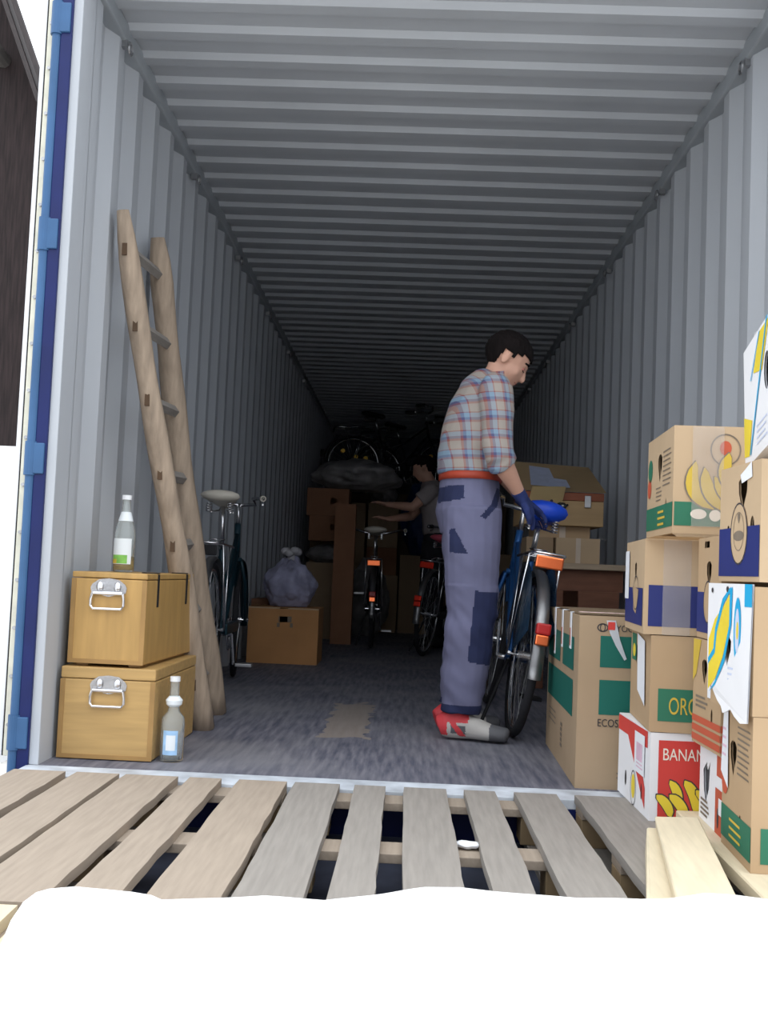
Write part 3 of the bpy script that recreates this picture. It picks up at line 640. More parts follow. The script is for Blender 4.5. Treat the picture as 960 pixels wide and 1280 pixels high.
# ------------------------------------------------------------ bicycles
def bicycle(loc,label,frame,saddle,yaw=0,lean=0,rack_ref=orange,tail=orange,guardm=None,group=None,step=True,steer=0,amberref=False,flip=0,saddle_z=.93,bw=.27,fat=.028,hs=None):
    t=thing('bicycle',loc,label,'bicycle',group=group); t.rotation_mode='XYZ'; t.rotation_euler=(flip,lean,yaw)
    R_=.335
    def wheel(y,st=0):
        w_=bpy.data.objects.new('wheel',None)
        bm=B(); n=40
        tube(bm,[(0,R_*math.cos(2*PI*k/n)*.95,R_*math.sin(2*PI*k/n)*.95) for k in range(n)],.018,8,closed=True)
        ob=link('wheel',bm,tire,t,True); ob.location=(0,y,R_); ob.rotation_euler=(0,0,st)
        bm=B(); tube(bm,[(0,.298*math.cos(2*PI*k/n),.298*math.sin(2*PI*k/n)) for k in range(n)],.0095,6,closed=True); link('rim',bm,chrome,ob,True)
        bm=B()
        for k in range(24):
            a=2*PI*k/24; s_=.022*(1 if k%2 else -1); cyl(bm,(s_,.018*math.cos(a+.5),.018*math.sin(a+.5)),(0,.292*math.cos(a),.292*math.sin(a)),.0013,4)
        link('spokes',bm,steel,ob)
        bm=B(); cyl(bm,(-.03,0,0),(.03,0,0),.018,12); cyl(bm,(-.065,0,0),(.065,0,0),.006,8)
        for s_ in (-.066,.066): cyl(bm,(s_-.006,0,0),(s_+.006,0,0),.010,6)
        link('hub',bm,chrome,ob)
        if amberref:
            for a,q in ((2.3,.2),(1.3,.09),(.5,.16),(4.3,.2)):
                bm=B(); cyl(bm,(-.036,q*math.cos(a),q*math.sin(a)),(.036,q*math.cos(a),q*math.sin(a)),.024,14); link('spoke_reflector',bm,amber,ob)
        return ob
    wheel(0); wheel(1.06,steer)
    bm=B(); r=.014
    tube(bm,[(0,.43,.29),(0,.28,.76)],.015); tube(bm,[(0,.90,.70),(0,.87,.90)],.018)
    tube(bm,[(0,.43,.29),(0,.62,.40),(0,.895,.74)],.016)
    tube(bm,[(0,.36,.52),(0,.60,.62),(0,.88,.84)] if step else [(0,.29,.74),(0,.875,.86)],.014)
    for s_ in (-1,1):
        tube(bm,[(s_*.02,.42,.29),(s_*.05,.2,.30),(s_*.062,0,R_)],.009); tube(bm,[(s_*.012,.30,.70),(s_*.045,.12,.49),(s_*.062,0,R_)],.007)
    link('frame',bm,frame,t,True)
    bm=B()
    for s_ in (-1,1): tube(bm,[(s_*.03,.905,.68),(s_*.05,.97,.56),(s_*.052,1.06,R_)],.010)
    tube(bm,[(-.03,.905,.69),(.03,.905,.69)],.013); link('fork',bm,frame,t,True)
    bm=B(); tube(bm,[(0,.28,.74),(0,.24,saddle_z-.03)],.0125); link('seat_post',bm,chrome,t,True)
    # saddle
    bm=B(); pts=[]
    for k in range(11):
        u=k/10; y=.08+.28*u; wd=.098*(1-u)**.9*(.55+.45*min(1,(u+.02)*6))+.022; pts.append(((0,y,saddle_z+.012*math.cos(u*PI)+.01*(1-u)),wd if k not in(0,10) else wd*.6,fat if k not in (0,10) else fat*.5))
    loft(bm,pts,V((1,0,0)),14); sd=link('saddle',bm,saddle,t,True)
    bm=B()
    for s_ in (-1,1):
        tube(bm,[(s_*.055+.014*math.cos(a),.13+.014*math.sin(a),saddle_z-.065+.05*a/(8*PI)) for a in [8*PI*k/40 for k in range(41)]],.003,5)
        tube(bm,[(s_*.055,.13,saddle_z-.065),(s_*.02,.25,saddle_z-.05),(s_*.015,.33,saddle_z-.01)],.004,5)
    link('saddle_springs',bm,chrome,sd)
    # handlebar
    hb=bpy.data.objects.new
    bm=B(); tube(bm,[(0,.87,.88),(0,.855,.99),(0,.90,1.01)],.012)
    pts=[(-bw,.66,1.04),(-bw,.78,1.05),(-bw+.05,.88,1.05),(-.10,.91,1.02),(0,.90,1.01),(.10,.91,1.02),(bw-.05,.88,1.05),(bw,.78,1.05),(bw,.66,1.04)]
    c0=V((0,.87,0)); Rm=Matrix.Rotation(steer if hs is None else hs,3,'Z'); pts=[Rm@(V(p)-c0)+c0 for p in pts]
    tube(bm,pts,.011); h=link('handlebar',bm,chrome,t,True)
    for a,b in ((0,1),(8,7)):
        bm=B(); cyl(bm,pts[a],V(pts[a]).lerp(V(pts[b]),.95),.017,10); link('grip',bm,saddle if saddle in(creams,) else blackm,h)
        bm=B(); q=V(pts[b]); e=V(pts[a]); tube(bm,[q+V((0,.05,-.01)),q.lerp(e,.1)+V((0,.02,-.035)),e.lerp(q,.2)+V((0,0,-.035))],.0045,6); link('brake_lever',bm,chrome,h)
    # fenders
    for y,a0,a1 in ((0,-.18,2.5),(1.06,.6,3.3)):
        bm=B(); pts=[]; n=18
        rings=[]
        for k in range(n+1):
            a=a0+(a1-a0)*k/n; cy,cz=-math.cos(a)*.362,math.sin(a)*.362
            rw_=[]
            for j in range(7):
                ph=-1.2+2.4*j/6; rr=.345+.020*math.cos(ph); rw_.append(bm.verts.new((.028*math.sin(ph),y-math.cos(a)*rr,R_+math.sin(a)*rr)))
            rings.append(rw_)
        for a_,b_ in zip(rings,rings[1:]):
            for j in range(6): bm.faces.new((a_[j],a_[j+1],b_[j+1],b_[j]))
        bmesh.ops.solidify(bm,geom=list(bm.faces),thickness=.0015); fd=link('fender',bm,steel if y==0 else frame,t,True)
        if y==0:
            a=.28; p=V((0,-math.cos(a)*.395,R_+math.sin(a)*.395)); Mx=Matrix.Translation(p)@Matrix.Rotation(-.12,4,'X')
            bm=B(); box(bm,(-.026,-.010,-.040),(.026,.02,.000),.005,mtx=Mx); link('reflector',bm,tail,t)
            bm=B(); box(bm,(-.028,-.014,.001),(.028,.024,.045),.007,mtx=Mx); link('tail_light',bm,redf if tail is orange else tail,t)
    # rack
    bm=B(); 
    tube(bm,[(-.065,.26,.75),(-.065,-.20,.76),(-.05,-.235,.76),(.05,-.235,.76),(.065,-.20,.76),(.065,.26,.75)],.006)
    for y in (-.1,.05,.2): tube(bm,[(-.065,y,.757),(.065,y,.757)],.004)
    for s_ in (-1,1): tube(bm,[(s_*.075,0,R_),(s_*.066,-.12,.755)],.0045); tube(bm,[(s_*.075,0,R_),(s_*.066,.1,.755)],.0045)
    tube(bm,[(-.02,-.05,.77),(-.035,.12,.785),(.035,.12,.785),(.02,-.05,.77)],.004)
    rk=link('rear_rack',bm,chrome,t,True)
    bm=B(); box(bm,(-.055,-.257,.700),(.055,-.243,.750),.006,mtx=Matrix.Translation((0,0,0))); o_=link('reflector',bm,rack_ref,rk); 
    # skirt guard
    if guardm:
        for s_ in (-1,1):
            bm=B(); pts=[(s_*.05,0+.34*math.cos(a),R_+.385*math.sin(a)) for a in [PI*(.05+.85*k/14) for k in range(15)]]+[(s_*.058,-.06,R_+.02),(s_*.058,.06,R_+.02)]
            bm.faces.new([bm.verts.new(p) for p in pts]); bmesh.ops.solidify(bm,geom=list(bm.faces),thickness=.002); link('skirt_guard',bm,guardm,t)
    # crank
    bm=B(); n=26; tube(bm,[(.045,.43+.085*math.cos(2*PI*k/n),.29+.085*math.sin(2*PI*k/n)) for k in range(n)],.005,5,closed=True)
    for k in range(5): a=2*PI*k/5; cyl(bm,(.045,.43,.29),(.045,.43+.085*math.cos(a),.29+.085*math.sin(a)),.005,5)
    cyl(bm,(-.06,.43,.29),(.06,.43,.29),.013,8)
    cr_=link('crank',bm,chrome,t,True)
    for s_,dz in ((1,-.165),(-1,.165)):
        bm=B(); tube(bm,[(s_*.06,.43,.29),(s_*.075,.43+.03,.29+dz)],.008); link('crank_arm',bm,chrome,cr_)
        bm=B(); box(bm,(min(s_*.085,s_*.175),.43,.29+dz-.009),(max(s_*.085,s_*.175),.50,.29+dz+.009),.003); link('pedal',bm,blackm if saddle is not creams else steel,cr_)
    bm=B(); box(bm,(.07,.05,.305),(.085,.50,.365),.01); link('chain_guard',bm,frame,t)
    bm=B(); tube(bm,[(-.05,.12,.30),(-.13,.05,.012)],.008); link('kickstand',bm,blackm,t)
    return t
def bell(p,yaw_): pass
bicycle((.435,1.02,.004),'blue city bicycle with blue seat cover and orange reflector at the man','x' and bikeblue,bluesad,yaw=.02,lean=.135,tail=orange,guardm=guard,saddle_z=.935,fat=.045,bw=.16)
bicycle((-.995,1.80,.004),'dark teal bicycle with cream saddle leaning on left wall behind the ladder',biketeal,creams,yaw=.035,lean=.01,rack_ref=blackm,tail=blackm,steer=.1,saddle_z=.99,bw=.13,hs=.15)
bicycle((-.305,5.55,.004),'dark bicycle with cream saddle and orange reflector beside the tall cardboard tube box',bikeblk,creams,yaw=.02,lean=.0,saddle_z=1.0)
bicycle((.13,4.95,.004),'dark bicycle with red reflectors just left of the man’s legs'.replace('’',"'"),bikeblk,pinks,yaw=-.28,lean=.10,rack_ref=redref,tail=redref,saddle_z=.93)

# ------------------------------------------------------------ table and things on the right back
t=thing('wooden_table',(.88,2.6,0),'dark red brown wooden table against the right wall behind the printer carton','table')
bm=B(); box(bm,(-.15,-.38,.715),(.285,.42,.747),.004); link('table_top',bm,tabtop,t)
for q_ in (-.33,.36):
    bm=B(); box(bm,(-.12,q_,.60),(.26,q_+.02,.714)); link('apron',bm,browntab,t)
for x0,x1 in ((-.115,-.06),(.02,.24)):
    for y in (-.345,.345):
        bm=B(); box(bm,(x0,y-.0,0),(x1,y+.03,.714 if y>0 else .60),.003); link('leg',bm,browntab,t)
# cartons on table
def plainbox(name,loc,w,d,h,m,label,cat='box',yaw=0,label_patch=None,holes=(),group=None,open_top=False):
    c=Carton(name,loc,None,w,d,h,m,label,cat,fh=holes,open_top=open_top,group=group); c.o.rotation_euler=(0,0,yaw)
    c.pr('F',[rc(w*.45,0,w*.56,h)],tapew if m in(card,card2) else m,'tape_strip'); return c
c=plainbox('small_carton',(.775,2.26,.748),.235,.26,.135,card2,'small brown box on the table edge under the case',yaw=.02); c.flap([(.235,0,.135),(.235,.2,.135),(.275,.2,.150),(.28,0,.128)],whitec,.002)
c=plainbox('small_carton',(.620,2.30,.748),.145,.26,.135,cardin,'small dark brown box on the table behind the blue saddle')
c=plainbox('flat_carton',(.66,2.30,.8835),.30,.26,.062,card,'flat brown box lying on two small boxes below the open case')
# case with open lid
cs=thing('wooden_case',(.575,2.24,.947),'open wooden case with red brown trim and raised tan lid on stacked boxes','case')
bm=B(); box(bm,(0,0,0),(.445,.36,.135),.004); link('case_body',bm,mat('tan_case_board',(.42,.28,.14),.6,0,.08,5,(.7,5,5)),cs)
bm=B(); box(bm,(.0,-.003,.136),(.445,.36,.180),.003); link('rim_trim',bm,case_red,cs)
bm=B(); L_=[(-.035,-.012,.182),(.455,-.012,.182),(.415,.34,.355),(-.035,.34,.375)]
bm.faces.new([bm.verts.new(p) for p in L_]); bmesh.ops.solidify(bm,geom=list(bm.faces),thickness=.014); link('lid',bm,mat('tan_lid_board',(.50,.36,.20),.7,0,.05,5),cs)
bm=B(); box(bm,(.34,-.012,.10),(.375,-.003,.165),.003); link('latch',bm,steel,cs)
bm=B(); tube(bm,[(.15,-.008,.100),(.16,-.03,.090),(.22,-.032,.095),(.25,-.008,.112)],.006,6); link('carry_handle',bm,blackm,cs)
def sheet(name,pts,m,label,cat='paper'):
    c=sum((V(p) for p in pts),V())/len(pts); bm=B(); bm.faces.new([bm.verts.new(V(p)-c) for p in pts]); bmesh.ops.solidify(bm,geom=list(bm.faces),thickness=.001); o=link(name,bm,m); o.location=c; return tag(o,label,cat)
def lp(x,s_,off=.008): # point on the lid
    a=V((.575+x,2.228,1.129)); return a+V((0,.352,.185))*s_+V((0,-.465,.885))*off
sheet('paper_sheet',[lp(.055,.15),lp(.20,.10),lp(.18,.78),lp(.07,.86)],paperb,'bluish printed paper sheet lying on the sloping case lid')
sheet('paper_sheet',[lp(.15,.06,.011),lp(.265,.08,.011),lp(.255,.35,.011),lp(.16,.42,.011)],paperb,'smaller crumpled bluish paper overlapping the first sheet on the case lid')
cd=thing('manila_card',(.61,2.215,1.02),'buff card with a dot hanging over the front edge of the case','card')
bm=B(); bm.faces.new([bm.verts.new(p) for p in [(0.02,-.002,.13),(.20,-.002,.135),(.175,-.008,.005),(.0,-.006,.03)]]); bmesh.ops.solidify(bm,geom=list(bm.faces),thickness=.0015); link('card_sheet',bm,manila,cd)
bm=B(); bm.faces.new([bm.verts.new((.125+x,-.0105,.055+z)) for x,z in ellp(0,0,.008,.008,12)]); link('dot',bm,ink,cd)

# ------------------------------------------------------------ left back clutter
c=plainbox('cardboard_box',(-1.10,3.80,0),.485,.42,.385,mat('orange_brown_cardboard',(.50,.25,.10),.85,0,.1,4),'brown cardboard box with stamp on the floor holding a tied bag')
c.pr('F',[rc(.21,.285,.30,.325),rc(.20,.25,.22,.28),rc(.29,.25,.31,.28)],greyink,'stamp')
c.pr('F',[rc(.0,.375,.485,.384)],card2,'pale_edge')
def bag(name,loc,r,m,label,knot=True,seed=0,sq=1,cat='bag',group=None):
    t=thing(name,loc,label,cat,group=group); bm=B(); g=bmesh.ops.create_icosphere(bm,subdivisions=5,radius=1)
    for v in g['verts']:
        n_=noise.noise(v.co*2.2+V((seed,0,0)))*.16+noise.noise(v.co*6+V((0,seed,0)))*.06
        p=v.co.copy(); z=p.z; taper=1-.45*max(0,z)**1.5 if knot else 1
        p=V((p.x*r[0]*taper,p.y*r[1]*taper,p.z*r[2]))*(1+n_); p.z=max(p.z,-r[2]*sq); v.co=p+V((0,0,r[2]*sq))
    link('bag_body',bm,m,t,True)
    if knot:
        bm=B()
        for k in range(7):
            a=2*PI*k/7; ell(bm,(.045*math.cos(a),.035*math.sin(a),r[2]*(1+sq)+.035+.012*math.sin(k*2.3)),.034,.028,.026,None,10,6)
        cyl(bm,(0,0,r[2]*(1+sq)*.9),(0,0,r[2]*(1+sq)+.05),.028,10)
        link('tied_top',bm,mat('pale_bag_knot',(.45,.44,.46),.4,0,.2,20,bump=.4),t,True)
    return t
bag('plastic_bag',(-.845,4.0,.387),(.185,.15,.19),bagm,'tied translucent bluish plastic bag sitting in the stamped cardboard box',True,1,.85)
c=plainbox('cardboard_box',(-1.165,4.35,0),.30,.35,.42,cardd,'dark reddish box against the left wall behind the box with the bag')
tw=Carton('tall_box',(-.682,5.9,0),None,.185,.12,1.25,cardd,'tall narrow reddish brown cardboard box standing on end'); tw.o.rotation_euler=(0,0,.0)
# boxes stacked behind
st=[(-.99,6.5,0,.45,.4,.42,cardin),(-.98,6.5,.422,.42,.4,.30,cardin),(-.97,6.5,.93,.36,.38,.24,cardd),(-1.0,6.5,1.172,.40,.4,.26,cardd)]
labs=['dark box on the floor at the foot of the left rear stack','dim box second from the floor in the left rear stack','reddish box just above a flattened bag in the left rear stack','reddish box at the top of the left rear stack under a grey bag']
for (x,y,z,w_,d_,h_,m_),lb in zip(st,labs): plainbox('cardboard_box',(x,y,z),w_,d_,h_,m_,lb,holes=[ellp(w_*.6,h_*.55,.05,.03)] if h_<.29 else ())
bag('plastic_bag',(-.80,6.7,.724),(.2,.2,.095),bagg,'flat grey plastic bag squashed between boxes of the left rear stack',False,3,.85)
bag('plastic_bag',(-.55,6.75,1.436),(.42,.28,.17),bagg,'big grey plastic bag lying across the top of the left rear stack',False,5,.8)
bm=B(); lathe(bm,[(.05,0),(.065,.12)]); o=link('white_cup',bm,paper,None); o.location=(-.56,6.45,1.26); 
bpy.data.objects.remove(o)
# rear pile (carries bicycles)
rear=[(-1.10,8.0,0,.6,.6,.75,cardin,'dark carton at the bottom left of the rear pile'),(-1.10,8.0,.752,.6,.6,.65,cardin,'dark carton on the bottom left carton of the rear pile'),
(-.48,8.0,0,.36,.55,.62,cardin,'dark carton at the bottom centre of the rear pile behind the bicycle'),(-.47,8.0,.622,.33,.5,.30,cardd,'reddish carton with a hand hole in the middle of the rear pile'),
(-.47,8.0,.924,.33,.5,.48,cardin,'dark carton near the top of the rear pile under the stacked bicycles'),
(-.10,8.0,0,.75,.55,.85,cardin,'dark carton low in the rear pile behind the second worker'),(.71,8.0,0,.45,.55,.9,cardin,'dark carton low at the right end of the rear pile')]
for x,y,z,w_,d_,h_,m_,lb in rear: plainbox('cardboard_box',(x,y,z),w_,d_,h_,m_,lb,holes=[ellp(w_*.5,h_*.55,.045,.025)])
bag('plastic_bag',(-.32,8.25,1.405),(.15,.22,.14),bagg,'grey plastic bag on the tallest carton of the rear pile',False,7,.85)
bag('plastic_bag',(-.42,7.3,.0),(.22,.2,.40),bagg,'tall grey plastic bag behind the cream saddle bicycle',False,9,.9)
b5=bicycle((-.70,8.75,1.569),'bicycle with amber spoke reflectors lying on top of the rear pile',bikeblk,blackm,yaw=-1.35,lean=0,rack_ref=blackm,tail=blackm,amberref=True)
b6=bicycle((-.45,9.6,1.569),'dim dark bicycle standing behind the amber reflector bicycle on the rear pile',bikeblk,blackm,yaw=-1.35,lean=0,rack_ref=blackm,tail=blackm)
b6.location=(-.45,9.6,1.569)
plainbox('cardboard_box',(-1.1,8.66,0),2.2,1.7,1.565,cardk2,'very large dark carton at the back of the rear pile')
bag('tarp_bundle',(.10,8.28,.852),(.20,.2,.42),bagt,'dark blue tarpaulin bundle on a carton behind the second worker',False,11,.95,'tarp')

# ------------------------------------------------------------ people
def fingers(bm,wrist,d,nrm,s,curl=.5,thumb_side=1,sc=1.0,fat=1.0):
    """d: hand direction, nrm: back-of-hand normal; s = across direction"""
    d=d.normalized(); nrm=(nrm-d*nrm.dot(d)).normalized(); s=d.cross(nrm)*thumb_side
    f=fat
    loft(bm,[(wrist-d*.02,.026*f,.020*f),(wrist+d*.02,.034*f,.018*f),(wrist+d*.06,.041*f,.016*f),(wrist+d*.088,.040*f,.014*f)],s,12)
    for k,(o_,L) in enumerate(((.030,.070),(.010,.080),(-.010,.074),(-.029,.058))):
        p=wrist+d*.075+s*o_; a=curl*.5; pts=[(p-d*.02,.0095*f,.0095*f)]; q=p
        dirv=d.copy()
        for j in range(3):
            a=curl*(.35+.5*j); dirv=(d*math.cos(a)-nrm*math.sin(a)); q=q+dirv*L*(.42,.32,.26)[j]*sc+s*o_*.08; pts.append((q,.0092*f*(1-.1*j),.0092*f*(1-.1*j)))
        loft(bm,pts,s,8)
    p=wrist+d*.02+s*.026; q=p+(d*.6+s*.8).normalized()*.035; r_=q+(d*.85+s*.35-nrm*.25).normalized()*.032; e=r_+(d*.95-nrm*.4).normalized()*.024
    loft(bm,[(p,.014*f,.013*f),(q,.0125*f,.012*f),(r_,.011*f,.011*f),(e,.008*f,.008*f)],nrm,8)
def person(name,org,label,J,shirtm,pantm,gl,facing,headtilt,detail=True,vox=.008):
    """J in world coordinates; facing=+1 looks +X, -1 looks -X"""
    t=thing(name,org,label,'person'); O=V(org); g=lambda k:V(J[k])-O; fx=facing
    Yv=V((0,1,0))
    # ---- body
    def torso(bm,e=0,bottom=True):
        L=[]
        for (c_,rs,rf) in J['torso']: L.append((V(c_)-O,rs+e,rf+e))
        loft(bm,L,Yv,20)
    def leg(bm,s_,e=0,cut=0):
        hip,kn,an=g('hip'+s_),g('knee'+s_),g('ankle'+s_)
        L=[(hip+V((0,0,.06)),.085,.095),(hip.lerp(kn,.25),.085,.092),(hip.lerp(kn,.6),.068,.076),(kn,.056,.062),(kn.lerp(an,.3),.054,.062),(kn.lerp(an,.7),.040,.045),(an,.034,.038)]
        loft(bm,[(c_,a+e,b+e) for c_,a,b in L],Yv,16)
    def arm(bm,s_,e=0,part=1.0):
        sh,el,wr_=g('sh'+s_),g('el'+s_),g('wr'+s_)
        L=[(sh,.052,.058),(sh.lerp(el,.35),.048,.054),(sh.lerp(el,.75),.043,.047),(el,.040,.043),(el.lerp(wr_,.25),.041,.042),(el.lerp(wr_,.7),.031,.030),(wr_,.025,.024)]
        loft(bm,[(c_,a+e,b+e) for c_,a,b in L],Yv,14)
    bm=B(); torso(bm,-.012)
    for s_ in 'RL': leg(bm,s_,-.006); arm(bm,s_)
    for s_ in 'RL':
        sh=g('sh'+s_); ell(bm,sh,.055,.055,.055)
        d=V(J['hd'+s_]); fingers(bm,g('wr'+s_),d,V(J['hn'+s_]),None,J.get('curl',.7),1 if s_=='R' else -1)
        an=g('ankle'+s_); ft=V((fx,J.get('foot'+s_,0),0)).normalized()
        loft(bm,[(an-ft*.05+V((0,0,-.02)),.03,.03),(an+V((0,0,-.035)),.036,.04),(an+ft*.09+V((0,0,-.05)),.038,.026),(an+ft*.17+V((0,0,-.06)),.034,.016)],Yv,12)
    neck,head=g('neck'),g('head')
    loft(bm,[(neck-V((0,0,.06)),.070,.075),(neck,.058,.060),(neck.lerp(head,.6),.054,.057),(head+V((0,0,-.02)),.05,.055)],Yv,14)
    # head local: x forward, z up ; rotated by tilt about Y
    th=headtilt*fx; HM=Matrix.Rotation(th,3,'Y')@Matrix.Diagonal((fx,1,1)) 
    def hp(x,y,z): return head+HM@V((x,y,z))
    def hell(c_,rx,ry,rz,u=18,v=12):
        g_=bmesh.ops.create_uvsphere(bm,u_segments=u,v_segments=v,radius=1)
        for x in g_['verts']: x.co=hp(c_[0]+x.co.x*rx,c_[1]+x.co.y*ry,c_[2]+x.co.z*rz)
    hell((-.012,0,.035),.096,.076,.088); hell((.022,0,-.015),.068,.062,.078); hell((.045,0,-.070),.036,.034,.030); hell((.00,0,-.045),.060,.055,.045)
    hell((.070,0,.030),.020,.045,.012)   # brow
    for a_ in ((.082,.012,.009),(.092,-.004,.010),(.099,-.020,.012)): hell((a_[0],0,a_[1]),.012,a_[2]*.95,.015,10,8)
    hell((.086,.010,-.024),.010,.008,.007,8,6); hell((.086,-.010,-.024),.010,.008,.007,8,6)
    for s_ in (-1,1):
        hell((.052,s_*.040,-.018),.022,.018,.022,10,8); hell((-.012,s_*.074,-.002),.018,.008,.030,12,8); hell((-.010,s_*.080,.012),.014,.006,.014,8,6)
    hell((.078,0,-.046),.012,.022,.006,10,6); hell((.076,0,-.055),.011,.019,.006,10,6)
    body=remesh('body',bm,skin,t,.0065 if detail else .010,2)
    # facial parts
    if detail:
        bm=B()
        for s_ in (-1,1): ell(bm,hp(.071,s_*.029,.011),.010,.010,.009,None,10,8)
        link('eyelids',bm,lip,t,True)
        bm=B()
        for s_ in (-1,1): tube(bm,[hp(.082,s_*.020,.005),hp(.0835,s_*.029,.003),hp(.076,s_*.039,.005)],.002,5)
        link('eyelashes',bm,hairm,t,True)
        bm=B()
        for s_ in (-1,1): tube(bm,[hp(.082,s_*.014,.032),hp(.084,s_*.032,.038),hp(.070,s_*.052,.034)],.0042,6)
        link('eyebrows',bm,hairm,t,True)
        bm=B(); tube(bm,[hp(.078,-.021,-.050),hp(.088,0,-.050),hp(.078,.021,-.050)],.0032,6); link('lips',bm,lip,t,True)
    # hair
    bm=B(); g_=bmesh.ops.create_uvsphere(bm,u_segments=96,v_segments=64,radius=1); dele=[]
    for v in g_['verts']:
        x,y,z=v.co; X_,Y_,Z_=-.014+x*.104,y*.083,.038+z*.094; 
        r_=1+.035*noise.noise(V((x,y,z))*7); X_*=r_;Y_*=r_;
        lim=.058 if X_>.045 else (.040 if X_>.02 else (.010 if X_>.002 else(-.002 if X_>-.035 else -.045)))
        if abs(Y_)>.05 and -.03<X_<.02: lim=.025
        if abs(Y_)>.05 and .004<X_<.020: lim=.012
        if Z_<lim: dele.append(v)
        v.co=hp(X_,Y_,Z_)
    bmesh.ops.delete(bm,geom=dele,context='VERTS'); ho=link('hair',bm,hairm,t,True); hm=ho.modifiers.new('thickness','SOLIDIFY'); hm.thickness=.012; hm.offset=-1
    # shirt
    bm=B(); Ls=[(V(c_)-O,rs+(.014 if i_==0 else .009),rf+(.018 if i_<2 else .009)) for i_,(c_,rs,rf) in enumerate(J['torso'][J['shirt0']:])]; loft(bm,Ls,Yv,24)
    for s_ in 'RL':
        sh,el,wr_=g('sh'+s_),g('el'+s_),g('wr'+s_); q=J.get('sleeve',.22)
        L=[(sh+V((0,0,.01)),.062,.070),(sh.lerp(el,.35),.062,.068),(sh.lerp(el,.75),.056,.062),(el,.055,.060),(el.lerp(wr_,q),.056,.058)] if q>0 else [(sh+V((0,0,.01)),.062,.070),(sh.lerp(el,.35),.066,.070),(sh.lerp(el,.62),.066,.072)]
        for i in range(len(L)): L[i]=(L[i][0]+V((.004*math.sin(i*2.1),0,0)),L[i][1],L[i][2])
        loft(bm,L,Yv,18); ell(bm,sh+V((0,0,.0)),.066,.062,.066)
        if detail:
            e_=el.lerp(wr_,q); f_=el.lerp(wr_,q-.16); loft(bm,[(e_,.060,.063),(f_,.061,.064)],Yv,16)
    sh_o=remesh('shirt',bm,shirtm,t,.008,2)
    # wrinkles
    nl=[v.normal.copy() for v in sh_o.data.vertices]
    for v,vn in zip(sh_o.data.vertices,nl):
        p=v.co; n_=noise.noise(V((p.x*9,p.y*9,p.z*14)))*.006+noise.noise(V((p.x*4,p.y*4,p.z*7+5)))*.007; v.co+=vn*n_
    if detail:
        bm=B(); n_=neck-V((0,0,.010)); loft(bm,[(n_+V((-.010*fx,0,-.035)),.076,.082),(n_+V((-.004*fx,0,.012)),.068,.070),(n_+V((0,0,.02)),.064,.066),(n_+V((-.0,0,-.01)),.060,.062)],Yv,20,cap=False); link('collar',bm,shirtm,t,True)
    # trousers
    bm=B(); Lt=[(V(c_)-O,rs+.006,rf+.006) for c_,rs,rf in J['torso'][:3]]+[(V(J['belt'][0])-O,.154,.122)]; loft(bm,Lt,Yv,20)
    for s_ in 'RL':
        hip,kn,an=g('hip'+s_),g('knee'+s_),g('ankle'+s_)
        L=[(hip+V((0,0,.05)),.100,.118),(hip.lerp(kn,.25),.106,.120),(hip.lerp(kn,.6),.094,.108),(kn,.084,.102),(kn.lerp(an,.35),.080,.099),(kn.lerp(an,.75),.072,.085),(an+V((0,0,.015)),.066,.078)]
        loft(bm,L,Yv,18)
    tr=remesh('trousers',bm,[pantm,navy],t,.0055 if detail else .01,3)
    nl=[v.normal.copy() for v in tr.data.vertices]
    for v,vn in zip(tr.data.vertices,nl):
        p=v.co; k_=1 if p.z<.62 else .5; v.co+=vn*(noise.noise(V((p.x*5,p.y*5,p.z*9)))*.014+noise.noise(V((p.x*14,p.y*9,p.z*20+p.x*18)))*.007)*k_
    if detail:
        def inpoly(x,z,P):
            c_=False; n=len(P)
            for i in range(n):
                x1,z1=P[i];x2,z2=P[(i+1)%n]
                if (z1>z)!=(z2>z) and x<(x2-x1)*(z-z1)/(z2-z1)+x1: c_=not c_
            return c_
        for f in tr.data.polygons:
            p=f.center+O
            for P in J['patches']:
                if f.normal.y<.35 and inpoly(p.x,p.z,P): f.material_index=1
            if p.z<J['cuff']: f.material_index=1
    bz=V(J['belt'][0])-O; bm=B(); tiltv=J['belt'][3]
    loft(bm,[(bz+V((0,0,-.013)),J['belt'][1],J['belt'][2]),(bz+V((0,0,.017)),J['belt'][1],J['belt'][2])],Yv,28,cap=True)
    link('belt',bm,belt if detail else blackm,t,True)
    if detail:
        for s_ in 'RL':
            bm=B(); d=V(J['hd'+s_]); wv=g('wr'+s_); loft(bm,[(wv-d*.035,.031,.029),(wv+d*.01,.031,.027)],Yv,14); fingers(bm,wv,d,V(J['hn'+s_]),None,J.get('curl',.7),1 if s_=='R' else -1,1.02,1.16); remesh('glove',bm,glove,t,.0035,2)
    for s_ in 'RL':
        an=g('ankle'+s_); ft=V((fx,J.get('foot'+s_,0),0)).normalized(); sd=V((-ft.y,ft.x,0)); zf=-an.z
        bm=B(); 
        def sp(a,z): return V((an.x,an.y,0))+ft*a+V((0,0,z-0))+V((0,0,-O.z))
        loft(bm,[(sp(-.085,.050),.030,.042),(sp(-.055,.062),.040,.056),(sp(0,.064),.042,.058),(sp(.06,.052),.046,.044),(sp(.12,.040),.050,.034),(sp(.165,.036),.047,.031),(sp(.188,.035),.038,.028),(sp(.198,.033),.02,.018)],sd,16)
        loft(bm,[(sp(-.02,.08),.036,.044),(sp(-.02,.115),.036,.046)],Yv,14)
        so=remesh('shoe',bm,[shoeg if detail else blackm,shoer,shoed],t,.0055,2)
